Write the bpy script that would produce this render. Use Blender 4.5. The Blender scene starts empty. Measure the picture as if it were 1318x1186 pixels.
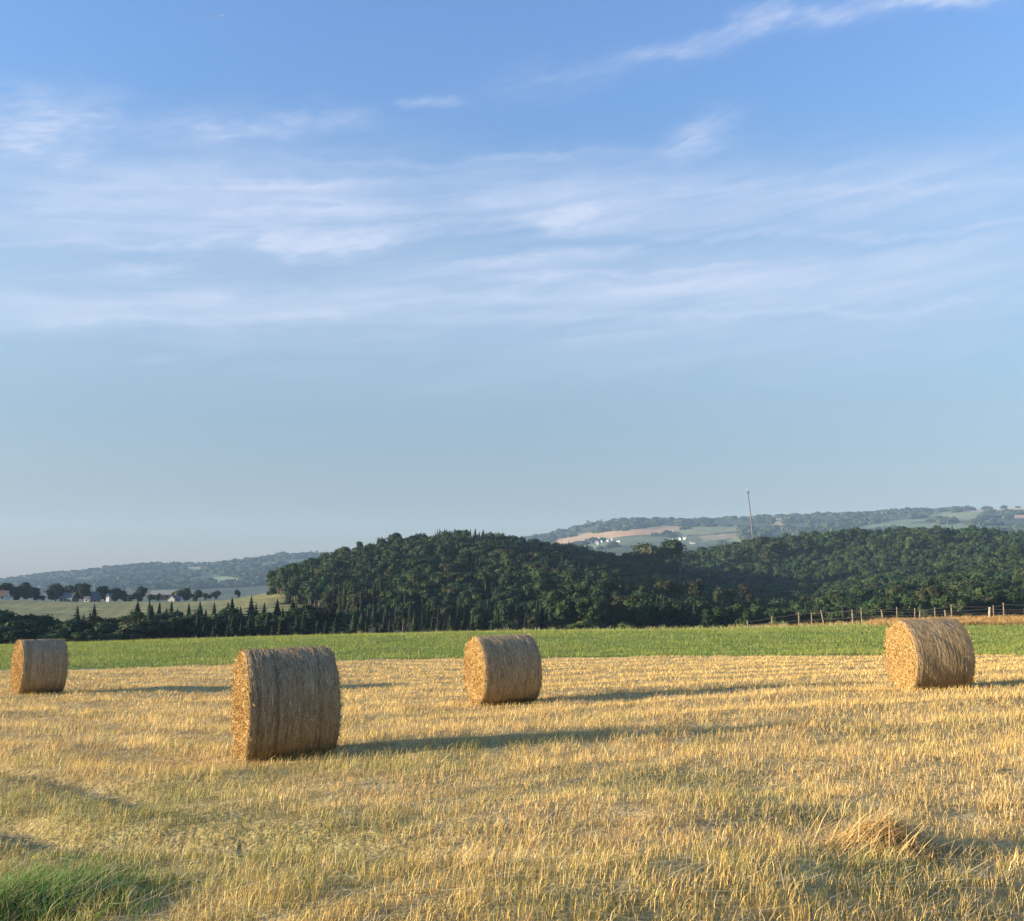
import bpy, math, random
import numpy as np
from mathutils import Vector, Matrix

random.seed(5)
rng = np.random.default_rng(11)
SC = bpy.context.scene
COL = SC.collection

# ------------------------------------------------------------------ camera model (metres; camera stands at x=0, y=0)
F, CX, CY, EYE, HOR = 1250.0, 659.0, 593.0, 1.6, 750.0
PITCH = math.atan((HOR - CY) / F)
CP, SP = math.cos(PITCH), math.sin(PITCH)

def at(px, py, d):
    """world point seen at photo pixel (px,py) at distance d along +Y"""
    a, b = (px - CX) / F, (py - CY) / F
    s = d / (CP + b * SP)
    return np.array([a * s, d, EYE + (SP - b * CP) * s])

def z_of(py, d):
    b = (np.asarray(py, float) - CY) / F
    return EYE + d * (SP - b * CP) / (CP + b * SP)

def x_of(px, d):
    return (np.asarray(px, float) - CX) / F / CP * d     # at horizon height

def px_of(X, d):
    return CX + F * CP * X / d

def proj(X, Y, Z):
    f = Y * CP + (Z - EYE) * SP
    u = -Y * SP + (Z - EYE) * CP
    return CX + F * X / f, CY - F * u / f

# ------------------------------------------------------------------ noise in numpy
def _h(ix, iy, seed):
    n = (ix * 374761393 + iy * 668265263 + seed * 974711) & 0xFFFFFFFF
    n = ((n ^ (n >> 13)) * 1274126177) & 0xFFFFFFFF
    return ((n ^ (n >> 16)) & 0xFFFFFF) / float(0x1000000)

def vnoise(x, y, seed=0):
    x = np.asarray(x, float); y = np.asarray(y, float)
    xi = np.floor(x).astype(np.int64); yi = np.floor(y).astype(np.int64)
    fx, fy = x - xi, y - yi
    ux, uy = fx * fx * fx * (fx * (fx * 6 - 15) + 10), fy * fy * fy * (fy * (fy * 6 - 15) + 10)
    def g(ox, oy):
        a = _h(xi + ox, yi + oy, seed) * 2 * math.pi
        return np.cos(a) * (fx - ox) + np.sin(a) * (fy - oy)
    a = g(0, 0) * (1 - ux) + g(1, 0) * ux
    b = g(0, 1) * (1 - ux) + g(1, 1) * ux
    return (a * (1 - uy) + b * uy) * 1.6

def fbm(x, y, octv=4, seed=0, gain=.5):
    s, amp, tot = 0, 1.0, 0
    for o in range(octv):
        s = s + amp * vnoise(np.asarray(x) * 2 ** o, np.asarray(y) * 2 ** o, seed + o * 17)
        tot += amp; amp *= gain
    return s / tot * 1.4

def sstep(a, b, x):
    t = np.clip((np.asarray(x, float) - a) / (b - a), 0, 1)
    return t * t * (3 - 2 * t)

# ------------------------------------------------------------------ terrain
# near field: thin-plate spline through measured ground points
CREST_PX = [-400, 0, 330, 659, 1000, 1130, 1318, 1650]
CREST_PY = [852, 836, 822, 813, 809, 806.5, 806, 806]
BANK_PX = [-400, 0, 330, 659, 955, 1060, 1130, 1250, 1318, 1650]
BANK_PY = [862, 844, 829, 819, 810, 806, 802, 798.5, 797.5, 796]
pts = []
for px, py, d in [(20, 893, 23.8), (85, 891, 24.3), (308, 976, 11.9), (612, 909, 18.8), (1160, 888, 17.9), (1248, 884, 18.0),
                  (-300, 868, 33), (0, 866, 33), (330, 855, 36), (659, 848, 40), (1000, 845, 38), (1318, 845, 36), (1620, 846, 36),
                  (659, 1186, 4.7)]:
    p = at(px, py, d); pts.append(p)
for px, py in zip(CREST_PX, CREST_PY): pts.append(at(px, py, 72))
for px, py in zip(BANK_PX, BANK_PY): pts.append(at(px, py, 82))
for X, Y in [(-3, 4.7), (3, 4.7), (-8, 0), (0, 0), (8, 0), (-7, -8), (7, -8), (-20, 12), (17, 10)]:
    pts.append(np.array([X, Y, 0.0 + .03 * X - .028 * Y]))
pts = np.array(pts)
def _U(r2): return np.where(r2 > 1e-9, .5 * r2 * np.log(np.maximum(r2, 1e-9)), 0)
def tps_fit(P):
    n = len(P); r2 = ((P[:, None, :2] - P[None, :, :2]) ** 2).sum(-1)
    A = np.zeros((n + 3, n + 3)); A[:n, :n] = _U(r2) + np.eye(n) * .4
    A[:n, n] = 1; A[:n, n + 1:] = P[:, :2]; A[n, :n] = 1; A[n + 1:, :n] = P[:, :2].T
    return np.linalg.solve(A, np.concatenate([P[:, 2], [0, 0, 0]]))
TW = tps_fit(pts)
def tps(X, Y):
    X = np.asarray(X, float); Y = np.asarray(Y, float)
    sh = X.shape; X = X.ravel(); Y = Y.ravel(); out = np.empty_like(X)
    for i in range(0, len(X), 40000):
        x, y = X[i:i + 40000], Y[i:i + 40000]
        r2 = (x[:, None] - pts[None, :, 0]) ** 2 + (y[:, None] - pts[None, :, 1]) ** 2
        out[i:i + 40000] = _U(r2) @ TW[:-3] + TW[-3] + TW[-2] * x + TW[-1] * y
    return out.reshape(sh)

TPX = np.array([-400, 0, 180, 300, 360, 450, 565, 680, 800, 880, 960, 1060, 1180, 1318, 1650], float)
TAB = [
 (112, [880, 868, 856, 850, 848, 843, 839, 836, 834, 832, 831, 829, 827, 824, 822]),
 (160, [870, 862, 854, 849, 846, 842, 838, 836, 834, 833, 833, 831, 829, 825, 823]),
 (230, [850, 846, 842, 836, 834, 831, 829, 826, 824, 826, 828, 825, 820, 814, 812]),
 (290, [824, 820, 816, 812, 815, 818, 815, 815, 815, 819, 824, 821, 808, 802, 800]),
 (340, [806, 803, 800, 798, 803, 805, 799, 800, 803, 813, 820, 816, 800, 792, 790]),
 (420, [788, 788, 788, 784, 781, 779, 770, 775, 787, 803, 815, 808, 790, 777, 775]),
 (520, [773, 773, 776, 772, 764, 744, 730, 738, 764, 787, 803, 792, 772, 759, 757]),
 (620, [776, 777, 779, 775, 762, 733, 714, 721, 744, 770, 780, 769, 748, 737, 735]),
 (720, [782, 782, 782, 781, 774, 744, 724, 729, 742, 750, 751, 740, 724, 722, 720]),
 (850, [786, 786, 786, 786, 782, 764, 745, 744, 742, 730, 715, 703, 699, 701, 700]),
 (1100, [786, 786, 786, 786, 786, 780, 768, 762, 757, 752, 747, 738, 733, 731, 728]),
 (1600, [780, 780, 776, 774, 772, 768, 764, 758, 740, 736, 732, 728, 722, 718, 712]),
 (2300, [768, 768, 762, 758, 754, 750, 742, 726, 705, 706, 704, 700, 692, 690, 684]),
 (3000, [757, 757, 743, 735, 730, 728, 722, 706, 684, 682, 681, 678, 670, 664, 658]),
 (3600, [753, 750, 731, 725, 717, 714, 708, 694, 673, 671, 670, 666, 660, 655, 650]),
 (4300, [756, 755, 742, 736, 730, 727, 720, 704, 684, 682, 680, 676, 670, 668, 660]),
 (6400, [752, 752, 752, 751, 750, 750, 750, 745, 738, 736, 735, 732, 730, 730, 728])]
def pchip_slopes(D, Z):
    h = np.diff(D); dl = np.diff(Z, axis=1) / h
    m = np.zeros_like(Z)
    a, b = dl[:, :-1], dl[:, 1:]
    w1 = 2 * h[1:] + h[:-1]; w2 = h[1:] + 2 * h[:-1]
    ok = (a * b) > 0
    with np.errstate(divide='ignore', invalid='ignore'):
        m[:, 1:-1] = np.where(ok, (w1 + w2) / (w1 / np.where(ok, a, 1) + w2 / np.where(ok, b, 1)), 0)
    m[:, 0] = dl[:, 0]; m[:, -1] = dl[:, -1]
    return m
def interp_px(px, xs, ys):
    """smooth (smoothstep-eased catmull) interpolation across pixel columns"""
    xs = np.asarray(xs, float); ys = np.asarray(ys, float)
    m = np.gradient(ys, xs)
    px = np.clip(px, xs[0], xs[-1]); i = np.clip(np.searchsorted(xs, px) - 1, 0, len(xs) - 2)
    h = xs[i + 1] - xs[i]; t = (px - xs[i]) / h
    return (ys[i] * (1 + 2 * t) * (1 - t) ** 2 + m[i] * h * t * (1 - t) ** 2 + ys[i + 1] * t * t * (3 - 2 * t) + m[i + 1] * h * t * t * (t - 1))
DROWS = np.array([60., 72., 82.] + [r[0] for r in TAB])
def far_z(X, Y):
    X = np.asarray(X, float).ravel(); Y = np.asarray(Y, float).ravel()
    px = px_of(X, Y)
    rows = [tps(X / Y * d, np.full_like(X, d)) for d in (60., 72., 82.)]
    for d, pys in TAB: rows.append(z_of(interp_px(px, TPX, pys), d))
    Z = np.stack(rows, 1)
    M = pchip_slopes(DROWS, Z)
    i = np.clip(np.searchsorted(DROWS, Y) - 1, 0, len(DROWS) - 2); k = np.arange(len(X))
    h = DROWS[i + 1] - DROWS[i]; t = np.clip((Y - DROWS[i]) / h, 0, 1)
    z = (Z[k, i] * (1 + 2 * t) * (1 - t) ** 2 + M[k, i] * h * t * (1 - t) ** 2 + Z[k, i + 1] * t * t * (3 - 2 * t) + M[k, i + 1] * h * t * t * (t - 1))
    z += sstep(120, 300, Y) * fbm(X / 70, Y / 70, 3, 3) * 1.0 + sstep(1200, 2600, Y) * fbm(X / 400, Y / 400, 4, 9) * 9
    return z
EDGE_PX = [-700, -300, 0, 330, 500, 659, 1000, 1318, 1700, 2100]
EDGE_D = [31, 32, 33, 36, 39, 40, 38, 36, 36, 36]
def edge_d(u):   # u = X/Y
    px = CX + F * CP * u
    return interp_px(px, EDGE_PX, EDGE_D) + .6 * fbm(px / 30, px * 0, 5, 21, .65)
def field_bump(X, Y):
    """wheel ruts, mown rows, small hollows and two added shadow-hiding ridges in the stubble"""
    w = np.where(X > -2, -X * .16, .32 + (X + 2) * .35) + .8 * fbm(X / 9, Y / 9, 2, 41)
    rows = np.sin((Y + w) * 2 * math.pi / 2.3)
    b = .045 * rows * (.5 + .5 * fbm(X / 6, Y / 6, 2, 44)) + .055 * fbm(X / 3.2, Y / 1.8, 3, 31) + .018 * fbm(X / .8, Y / .6, 3, 33)
    rut = np.abs((X * .5 + Y) - 6.1 + .5 * fbm(X / 4, Y / 4, 2, 52))
    rut2 = np.abs((X * 1.0 + Y) - 5.6 + .5 * fbm(X / 4, Y / 4, 2, 53))
    m = sstep(1.5, -2.5, X)
    b -= .13 * np.exp(-(rut / .28) ** 2) * m + .10 * np.exp(-(rut2 / .25) ** 2) * m * sstep(7.5, 9, Y)
    b += .065 * np.exp(-((Y - 11.5 - .14 * (X + 1.2) - .08 * fbm(X / .9, Y * 0, 2, 55)) / .22) ** 2) * sstep(-1.5, -.5, X) * sstep(4.0, 1.5, X) * (.75 + .6 * fbm(X / 1.1, X * 0, 2, 56))  # low ridge added to hide the near half of the closest bale's shadow
    b += .085 * np.exp(-((Y - 18.45 - .14 * (X - .6) - .1 * fbm(X / 1.2, Y * 0, 2, 57)) / .30) ** 2) * sstep(.3, 1.2, X) * sstep(7, 4.5, X) * (.75 + .7 * fbm(X / 1.3, X * 0, 2, 58))  # second added ridge, makes the middle bale's shadow look thinner and broken
    return b
def swath(X, Y):
    return np.sin((X * .9 + Y + .5 * fbm(X / 3, Y / 3, 2, 59)) * 2 * math.pi / 2.2) * sstep(0, -2.5, X) * sstep(6, 8, Y) * sstep(30, 20, Y)
def ground(X, Y):
    X = np.asarray(X, float); Y = np.asarray(Y, float)
    sh = np.broadcast(X, Y).shape; X = np.broadcast_to(X, sh).ravel().copy(); Y = np.broadcast_to(Y, sh).ravel().copy()
    z = np.zeros_like(X)
    n = Y < 76
    if n.any():
        z[n] = tps(X[n], Y[n]) + field_bump(X[n], Y[n]) * sstep(76, 30, Y[n])
    f = Y > 60
    if f.any():
        zf = far_z(X[f], Y[f]); w = sstep(60, 76, Y[f])
        z[f] = np.where(Y[f] >= 76, zf, z[f] * (1 - w) + zf * w)
    return z.reshape(sh)
def g1(X, Y): return float(ground(np.array([X]), np.array([Y]))[0])

# ------------------------------------------------------------------ mesh helpers
def new_mesh(name, V, Q=None, T=None, C=None, mats=(), MI=None, smooth=False):
    V = np.asarray(V, np.float32).reshape(-1, 3)
    Q = np.zeros((0, 4), np.int32) if Q is None else np.asarray(Q, np.int32).reshape(-1, 4)
    T = np.zeros((0, 3), np.int32) if T is None else np.asarray(T, np.int32).reshape(-1, 3)
    me = bpy.data.meshes.new(name)
    me.vertices.add(len(V)); me.vertices.foreach_set('co', V.ravel())
    nl = Q.size + T.size
    me.loops.add(nl); me.loops.foreach_set('vertex_index', np.concatenate([Q.ravel(), T.ravel()]).astype(np.int32))
    npoly = len(Q) + len(T)
    me.polygons.add(npoly)
    st = np.concatenate([np.arange(len(Q)) * 4, Q.size + np.arange(len(T)) * 3]).astype(np.int32)
    me.polygons.foreach_set('loop_start', st)
    for m in mats: me.materials.append(m)
    if MI is not None: me.polygons.foreach_set('material_index', np.asarray(MI, np.int32))
    me.update(calc_edges=True)
    me.polygons.foreach_set('use_smooth', np.full(npoly, bool(smooth)))
    if C is not None:
        at_ = me.color_attributes.new('Col', 'FLOAT_COLOR', 'POINT')
        c = np.ones((len(V), 4), np.float32); c[:, :3] = C
        at_.data.foreach_set('color', c.ravel())
    me.update()
    return me
def link(name, me, parent=None, loc=None):
    o = bpy.data.objects.new(name, me); COL.objects.link(o)
    if parent is not None: o.parent = parent
    if loc is not None: o.location = loc
    return o
def tag(o, label=None, cat=None, group=None, kind=None):
    if label: o['label'] = label
    if cat: o['category'] = cat
    if group: o['group'] = group
    if kind: o['kind'] = kind
    return o
def empty(name, loc=(0, 0, 0), rot=(0, 0, 0)):
    o = bpy.data.objects.new(name, None); COL.objects.link(o); o.empty_display_size = .3
    o.location = loc; o.rotation_euler = rot
    return o
def copy_tree(o, parent=None):
    c = o.copy(); COL.objects.link(c)
    if parent is not None: c.parent = parent
    for ch in list(o.children): copy_tree(ch, c)
    return c
class QB:
    """collects quads (boxes, tubes, arbitrary) with vertex colours and material numbers"""
    def __init__(s): s.V, s.Q, s.C, s.M, s.n = [], [], [], [], 0
    def add(s, V, Q, C=(1, 1, 1), m=0):
        V = np.asarray(V, float); Q = np.asarray(Q, int)
        s.V.append(V); s.Q.append(Q + s.n); s.n += len(V)
        s.C.append(np.broadcast_to(np.asarray(C, float), (len(V), 3))); s.M.append(np.full(len(Q), m))
    def box(s, c, size, rz=0, C=(1, 1, 1), m=0):
        x, y, z = np.array(size) / 2
        v = np.array([[a, b, e] for e in (-z, z) for b in (-y, y) for a in (-x, x)])
        cr, sr = math.cos(rz), math.sin(rz)
        v = v @ np.array([[cr, sr, 0], [-sr, cr, 0], [0, 0, 1]]) + np.array(c)
        s.add(v, [[0, 2, 3, 1], [4, 5, 7, 6], [0, 1, 5, 4], [2, 6, 7, 3], [0, 4, 6, 2], [1, 3, 7, 5]], C, m)
    def tube(s, P, R, n=8, C=(1, 1, 1), m=0, cap=True):
        P = np.asarray(P, float); R = np.broadcast_to(np.asarray(R, float), (len(P),))
        V = []
        for i in range(len(P)):
            t = P[min(i + 1, len(P) - 1)] - P[max(i - 1, 0)]; t = t / np.linalg.norm(t)
            a = np.cross(t, [0, 1, 0] if abs(t[1]) < .9 else [1, 0, 0]); a /= np.linalg.norm(a); b = np.cross(t, a)
            for k in range(n):
                w = 2 * math.pi * k / n; V.append(P[i] + R[i] * (a * math.cos(w) + b * math.sin(w)))
        Q = [[i * n + k, i * n + (k + 1) % n, (i + 1) * n + (k + 1) % n, (i + 1) * n + k] for i in range(len(P) - 1) for k in range(n)]
        if cap:
            for base in (0, (len(P) - 1) * n):
                for k in range(1, n - 2, 2): Q.append([base, base + k, base + k + 1, base + k + 2])
        s.add(V, Q, C, m)
    def arrays(s):
        return np.concatenate(s.V), np.concatenate(s.Q), np.concatenate(s.C), np.concatenate(s.M)
    def mesh(s, name, mats, smooth=False):
        V, Q, C, M = s.arrays()
        return new_mesh(name, V, Q, None, C, mats, M, smooth)

# ------------------------------------------------------------------ materials
def mat(name):
    m = bpy.data.materials.new(name); m.use_nodes = True
    nt = m.node_tree; nt.nodes.clear()
    return m, nt, nt.nodes, nt.links
def node(nt, t, **kw):
    n = nt.nodes.new(t)
    for k, v in kw.items():
        if k.startswith('i_'):
            key = k[2:]; n.inputs[int(key) if key.isdigit() else key.replace('_', ' ')].default_value = v
        else: setattr(n, k, v)
    return n
def attr_material(name, rough=.8, trans=0.0, rand=0.0, noise_amt=.25, noise_scale=4.0, bump=0.0, bump_scale=30., huerand=0.0, spec=.2):
    """diffuse surface whose colour is the Col attribute varied by noise; trans = share of light let through thin leaves or straw"""
    m, nt, N, L = mat(name)
    out = node(nt, 'ShaderNodeOutputMaterial')
    at_ = node(nt, 'ShaderNodeAttribute', attribute_name='Col')
    geo = node(nt, 'ShaderNodeNewGeometry')
    nz = node(nt, 'ShaderNodeTexNoise', i_Scale=noise_scale, i_Detail=4.0)
    L.new(geo.outputs['Position'], nz.inputs['Vector'])
    mr = node(nt, 'ShaderNodeMapRange', i_1=.3, i_2=.7, i_3=1 - noise_amt, i_4=1 + noise_amt); L.new(nz.outputs['Fac'], mr.inputs[0])
    mul = node(nt, 'ShaderNodeVectorMath', operation='SCALE'); L.new(at_.outputs['Color'], mul.inputs[0]); L.new(mr.outputs[0], mul.inputs['Scale'])
    cur = mul.outputs[0]
    if rand > 0:
        oi = node(nt, 'ShaderNodeObjectInfo')
        r = node(nt, 'ShaderNodeMapRange', i_1=0., i_2=1., i_3=1 - rand, i_4=1 + rand); L.new(oi.outputs['Random'], r.inputs[0])
        m2 = node(nt, 'ShaderNodeVectorMath', operation='SCALE'); L.new(cur, m2.inputs[0]); L.new(r.outputs[0], m2.inputs['Scale'])
        cur = m2.outputs[0]
        hs = node(nt, 'ShaderNodeHueSaturation'); L.new(cur, hs.inputs['Color'])
        mx = node(nt, 'ShaderNodeMath', operation='MULTIPLY', i_1=37.31); L.new(oi.outputs['Random'], mx.inputs[0])
        fr = node(nt, 'ShaderNodeMath', operation='FRACT'); L.new(mx.outputs[0], fr.inputs[0])
        hr = node(nt, 'ShaderNodeMapRange', i_1=0., i_2=1., i_3=.5 - huerand, i_4=.5 + huerand); L.new(fr.outputs[0], hr.inputs[0])
        L.new(hr.outputs[0], hs.inputs['Hue']); cur = hs.outputs[0]
    b = node(nt, 'ShaderNodeBsdfPrincipled', i_Roughness=rough)
    b.inputs['Specular IOR Level'].default_value = spec
    L.new(cur, b.inputs['Base Color'])
    if bump > 0:
        nb = node(nt, 'ShaderNodeTexNoise', i_Scale=bump_scale, i_Detail=5.0); L.new(geo.outputs['Position'], nb.inputs['Vector'])
        bp = node(nt, 'ShaderNodeBump', i_Strength=1.0, i_Distance=bump); L.new(nb.outputs['Fac'], bp.inputs['Height']); L.new(bp.outputs[0], b.inputs['Normal'])
    if trans > 0:
        t = node(nt, 'ShaderNodeBsdfTranslucent'); L.new(cur, t.inputs['Color'])
        mx = node(nt, 'ShaderNodeMixShader', i_0=trans); L.new(b.outputs[0], mx.inputs[1]); L.new(t.outputs[0], mx.inputs[2])
        L.new(mx.outputs[0], out.inputs['Surface'])
    else: L.new(b.outputs[0], out.inputs['Surface'])
    return m
def plain_material(name, col, rough=.7, metal=0.0, var=.2, scale=3.0):
    m, nt, N, L = mat(name)
    out = node(nt, 'ShaderNodeOutputMaterial'); b = node(nt, 'ShaderNodeBsdfPrincipled', i_Roughness=rough, i_Metallic=metal)
    tc = node(nt, 'ShaderNodeTexCoord'); nz = node(nt, 'ShaderNodeTexNoise', i_Scale=scale, i_Detail=5.0); L.new(tc.outputs['Object'], nz.inputs['Vector'])
    mx = node(nt, 'ShaderNodeMix', data_type='RGBA'); L.new(nz.outputs['Fac'], mx.inputs['Factor'])
    mx.inputs[6].default_value = (*[c * (1 - var) for c in col], 1); mx.inputs[7].default_value = (*[min(1, c * (1 + var)) for c in col], 1)
    L.new(mx.outputs[2], b.inputs['Base Color']); L.new(b.outputs[0], out.inputs['Surface'])
    return m
M_soil = attr_material('stubble_ground', .95, 0, 0, .38, 9.0, .03, 22.)
M_meadow = attr_material('meadow_ground', .95, 0, 0, .3, 1.6, .08, 5.)
M_land = attr_material('land_surface', .95, 0, 0, .22, .08, 0)
M_straw = attr_material('straw_blades', .62, .22, 0, .12, 2.5, spec=.3)
M_green = attr_material('green_blades', .6, .3, 0, .15, 2.5, spec=.3)
M_leaf = attr_material('tree_leaves', .75, .22, .30, .22, .22, huerand=.03, spec=.1)
M_forest = attr_material('forest_leaves', .75, .22, 0, .22, .22, spec=.1)
M_bark = attr_material('tree_bark', .9, 0, 0, .3, 3.0)
M_wrap = attr_material('weathered_straw_wrap', .85, .0, 0, .28, 55.0, .006, 110., spec=.1)
M_end = attr_material('golden_straw_end', .7, .08, 0, .30, 26.0, .03, 45., spec=.2)
M_wood = attr_material('weathered_post_wood', .9, 0, 0, .2, 6.0)
M_wire = plain_material('grey_wire', (.24, .20, .15), .7, .1)
M_mast = plain_material('dark_mast_steel', (.10, .095, .10), .6, .3)
M_pale = plain_material('antenna_grey', (.35, .35, .37), .6)
M_vill = plain_material('pale_village_wall', (.52, .51, .48), .8, 0, .1)
M_white = plain_material('white_render_wall', (.62, .60, .55), .8, 0, .06)
M_cream = plain_material('cream_render_wall', (.72, .64, .48), .8, 0, .08)
M_grey = plain_material('grey_render_wall', (.22, .22, .23), .8, 0, .1)
M_slate = plain_material('grey_slate_roof', (.11, .115, .13), .8, 0, .15)
M_tile = plain_material('brown_tile_roof', (.20, .12, .09), .8, 0, .2)
M_sheet = plain_material('pale_sheet_roof', (.30, .275, .25), .8, 0, .1)
M_glass = plain_material('dark_window_glass', (.03, .035, .045), .15)
M_vapour, nt, N, L = mat('white_vapour')
_o, _d, _t, _m = node(nt, 'ShaderNodeOutputMaterial'), node(nt, 'ShaderNodeBsdfDiffuse'), node(nt, 'ShaderNodeBsdfTransparent'), node(nt, 'ShaderNodeMixShader', i_0=.80)
_d.inputs['Color'].default_value = (.9, .9, .92, 1); L.new(_d.outputs[0], _m.inputs[1]); L.new(_t.outputs[0], _m.inputs[2]); L.new(_m.outputs[0], _o.inputs['Surface'])

# ------------------------------------------------------------------ ground sheets
cols = np.concatenate([np.linspace(-1.35, -.70, 34)[:-1], np.linspace(-.70, .70, 430), np.linspace(.70, 1.35, 34)[1:]])
def sheet(name, rows_fn, nrow, mats, color_fn, kind='structure', smooth=True, faceMI=None):
    t = np.linspace(0, 1, nrow)
    U, Tt = np.meshgrid(cols, t, indexing='ij')
    D = rows_fn(U, Tt); X = U * (D + 6.0)
    Z = ground(X, D)
    V = np.stack([X, D, Z], -1).reshape(-1, 3)
    nu, nt_ = U.shape
    i = np.arange(nu - 1)[:, None] * nt_ + np.arange(nt_ - 1)[None, :]
    Q = np.stack([i, i + nt_, i + nt_ + 1, i + 1], -1).reshape(-1, 4)
    me = new_mesh(name, V, Q, None, color_fn(X.ravel(), D.ravel(), Z.ravel()), mats, None, smooth)
    return tag(link(name, me), None, None, None, kind)
def lerp(a, b, t): return np.asarray(a) * (1 - t[..., None]) + np.asarray(b) * t[..., None]
def greenness(X, Y):
    """share of green regrowth among the stubble"""
    g = .04 + .62 * fbm(X / 2.6, Y / 2.2, 3, 61)
    g += .30 * sstep(1.0, -3.5, X) * sstep(15, 6, Y) + .22 * np.exp(-((Y - 9.5) / 2.5) ** 2) * sstep(5, -3, X)
    g -= .38 * sstep(9, 22, Y) + .12 * sstep(1, 4, X)
    px = px_of(X, np.maximum(Y, .5))
    g += 1.2 * np.exp(-((X + 2.9) / .6) ** 2 - ((Y - 5.6) / .7) ** 2)
    return np.clip(g, 0, 1)
def soil_col(X, Y, Z):
    t = np.clip(.5 + .7 * fbm(X / .5, Y / .5, 3, 71), 0, 1)
    c = lerp((.32, .235, .105), (.58, .43, .19), t)
    c = lerp(c, (.62, .46, .21), .75 * sstep(8, 24, Y))
    row = .5 + .5 * np.sin((Y + np.where(X > -2, -X * .16, .32 + (X + 2) * .35) + .8 * fbm(X / 9, Y / 9, 2, 41)) * 2 * math.pi / 2.3)
    c = c * (1 - .22 * (row * sstep(8, 14, Y)))[:, None]
    g = greenness(X, Y)
    return lerp(c, (.13, .15, .05), g * .6)
def meadow_col(X, Y, Z):
    t = np.clip(.5 + .8 * fbm(X / 5, Y / 9, 3, 81), 0, 1)
    c = lerp((.11, .165, .032), (.18, .235, .05), t)
    return lerp(c, (.30, .26, .11), .35 * np.clip(fbm(X / 2, Y / 4, 3, 82), 0, 1))
def bank_mask(X, Y):
    px = px_of(X, Y)
    return sstep(1085, 1150, px + 25 * fbm(X / 3, Y / 3, 2, 83)) * sstep(72.5, 74.5, Y)
def meadow_all_col(X, Y, Z):
    c = meadow_col(X, Y, Z)
    b = bank_mask(X, Y)
    return lerp(c, (.36, .22, .085), b)
POLY = [  # fields on the far hills: photo outline, albedo
 ([(712, 694), (760, 685), (840, 679), (882, 677), (872, 684), (800, 691), (720, 700)], (.40, .27, .15)),
 ([(790, 687), (845, 678), (858, 677), (845, 688), (795, 690)], (.46, .26, .14)),
 ([(725, 706), (790, 692), (860, 690), (930, 690), (930, 703), (870, 706), (790, 702), (735, 711)], (.12, .145, .075)),
 ([(870, 682), (905, 677), (948, 676), (952, 684), (880, 690)], (.25, .24, .11)),
 ([(900, 690), (950, 686), (948, 692), (905, 697)], (.36, .27, .15)),
 ([(920, 700), (952, 690), (956, 700)], (.21, .25, .10)),
 ([(992, 664), (1008, 666), (1010, 675), (994, 676)], (.42, .30, .18)),
 ([(1075, 684), (1140, 672), (1200, 664), (1205, 668), (1130, 680), (1090, 690)], (.13, .165, .08)),
 ([(1195, 661), (1262, 656), (1262, 668), (1240, 671), (1200, 665)], (.17, .20, .09)),
 ([(1240, 656), (1318, 652), (1400, 650), (1400, 656), (1300, 656), (1250, 660)], (.38, .29, .17)),
 ([(1300, 662), (1400, 658), (1400, 668), (1305, 668)], (.46, .27, .16)),
 ([(1130, 675), (1240, 673), (1310, 680), (1200, 684)], (.12, .15, .075)),
 ([(272, 743), (310, 742), (316, 750), (280, 750)], (.20, .25, .11)),
 ([(236, 729), (262, 728), (258, 733), (240, 733)], (.22, .20, .12)),
]
def inpoly(px, py, poly):
    r = np.zeros(len(px), bool); n = len(poly)
    for i in range(n):
        x0, y0 = poly[i]; x1, y1 = poly[(i + 1) % n]
        c = ((y0 > py) != (y1 > py)) & (px < (x1 - x0) * (py - y0) / ((y1 - y0) if y1 != y0 else 1e-9) + x0)
        r ^= c
    return r
def land_col(X, Y, Z):
    t = np.clip(.5 + .6 * fbm(X / 18, Y / 25, 3, 91), 0, 1)
    crop = lerp((.16, .17, .062), (.235, .22, .088), t)            # ripening crop on the hill behind the trees
    crop *= (1 + .10 * np.sin(X * .9 + Y * .3))[:, None]
    crop = lerp(crop, (.04, .06, .022), sstep(345, 305, Y))
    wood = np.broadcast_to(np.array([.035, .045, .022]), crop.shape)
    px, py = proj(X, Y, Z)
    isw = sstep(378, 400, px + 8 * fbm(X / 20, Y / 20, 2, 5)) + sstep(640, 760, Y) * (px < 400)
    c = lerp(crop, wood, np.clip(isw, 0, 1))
    far = sstep(1100, 1400, Y)
    w2 = lerp((.030, .042, .024), (.055, .066, .032), np.clip(.5 + .9 * fbm(X / 60, Y / 120, 4, 93), 0, 1))
    c = lerp(c, w2, far)
    fm = Y > 1500
    for poly, col in POLY:
        k = fm & inpoly(px + 1.2 * fbm(X / 90, Y / 90, 2, 7), py, poly)
        c[k] = np.array(col) * (1 + .15 * fbm(X[k] / 50, Y[k] / 50, 2, 8))[:, None]
    return c
sheet('stubble_field', lambda U, T: -5.2 + (edge_d(U) + 5.2) * T ** 1.25, 170, [M_soil], soil_col)
sheet('meadow', lambda U, T: edge_d(U) + (82 - edge_d(U)) * T, 60, [M_meadow], meadow_all_col)
sheet('valley_land', lambda U, T: 82 * (1200 / 82.) ** T, 190, [M_land], land_col)
sheet('distant_hills', lambda U, T: 1200 * (6300 / 1200.) ** T, 170, [M_land], land_col)

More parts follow.
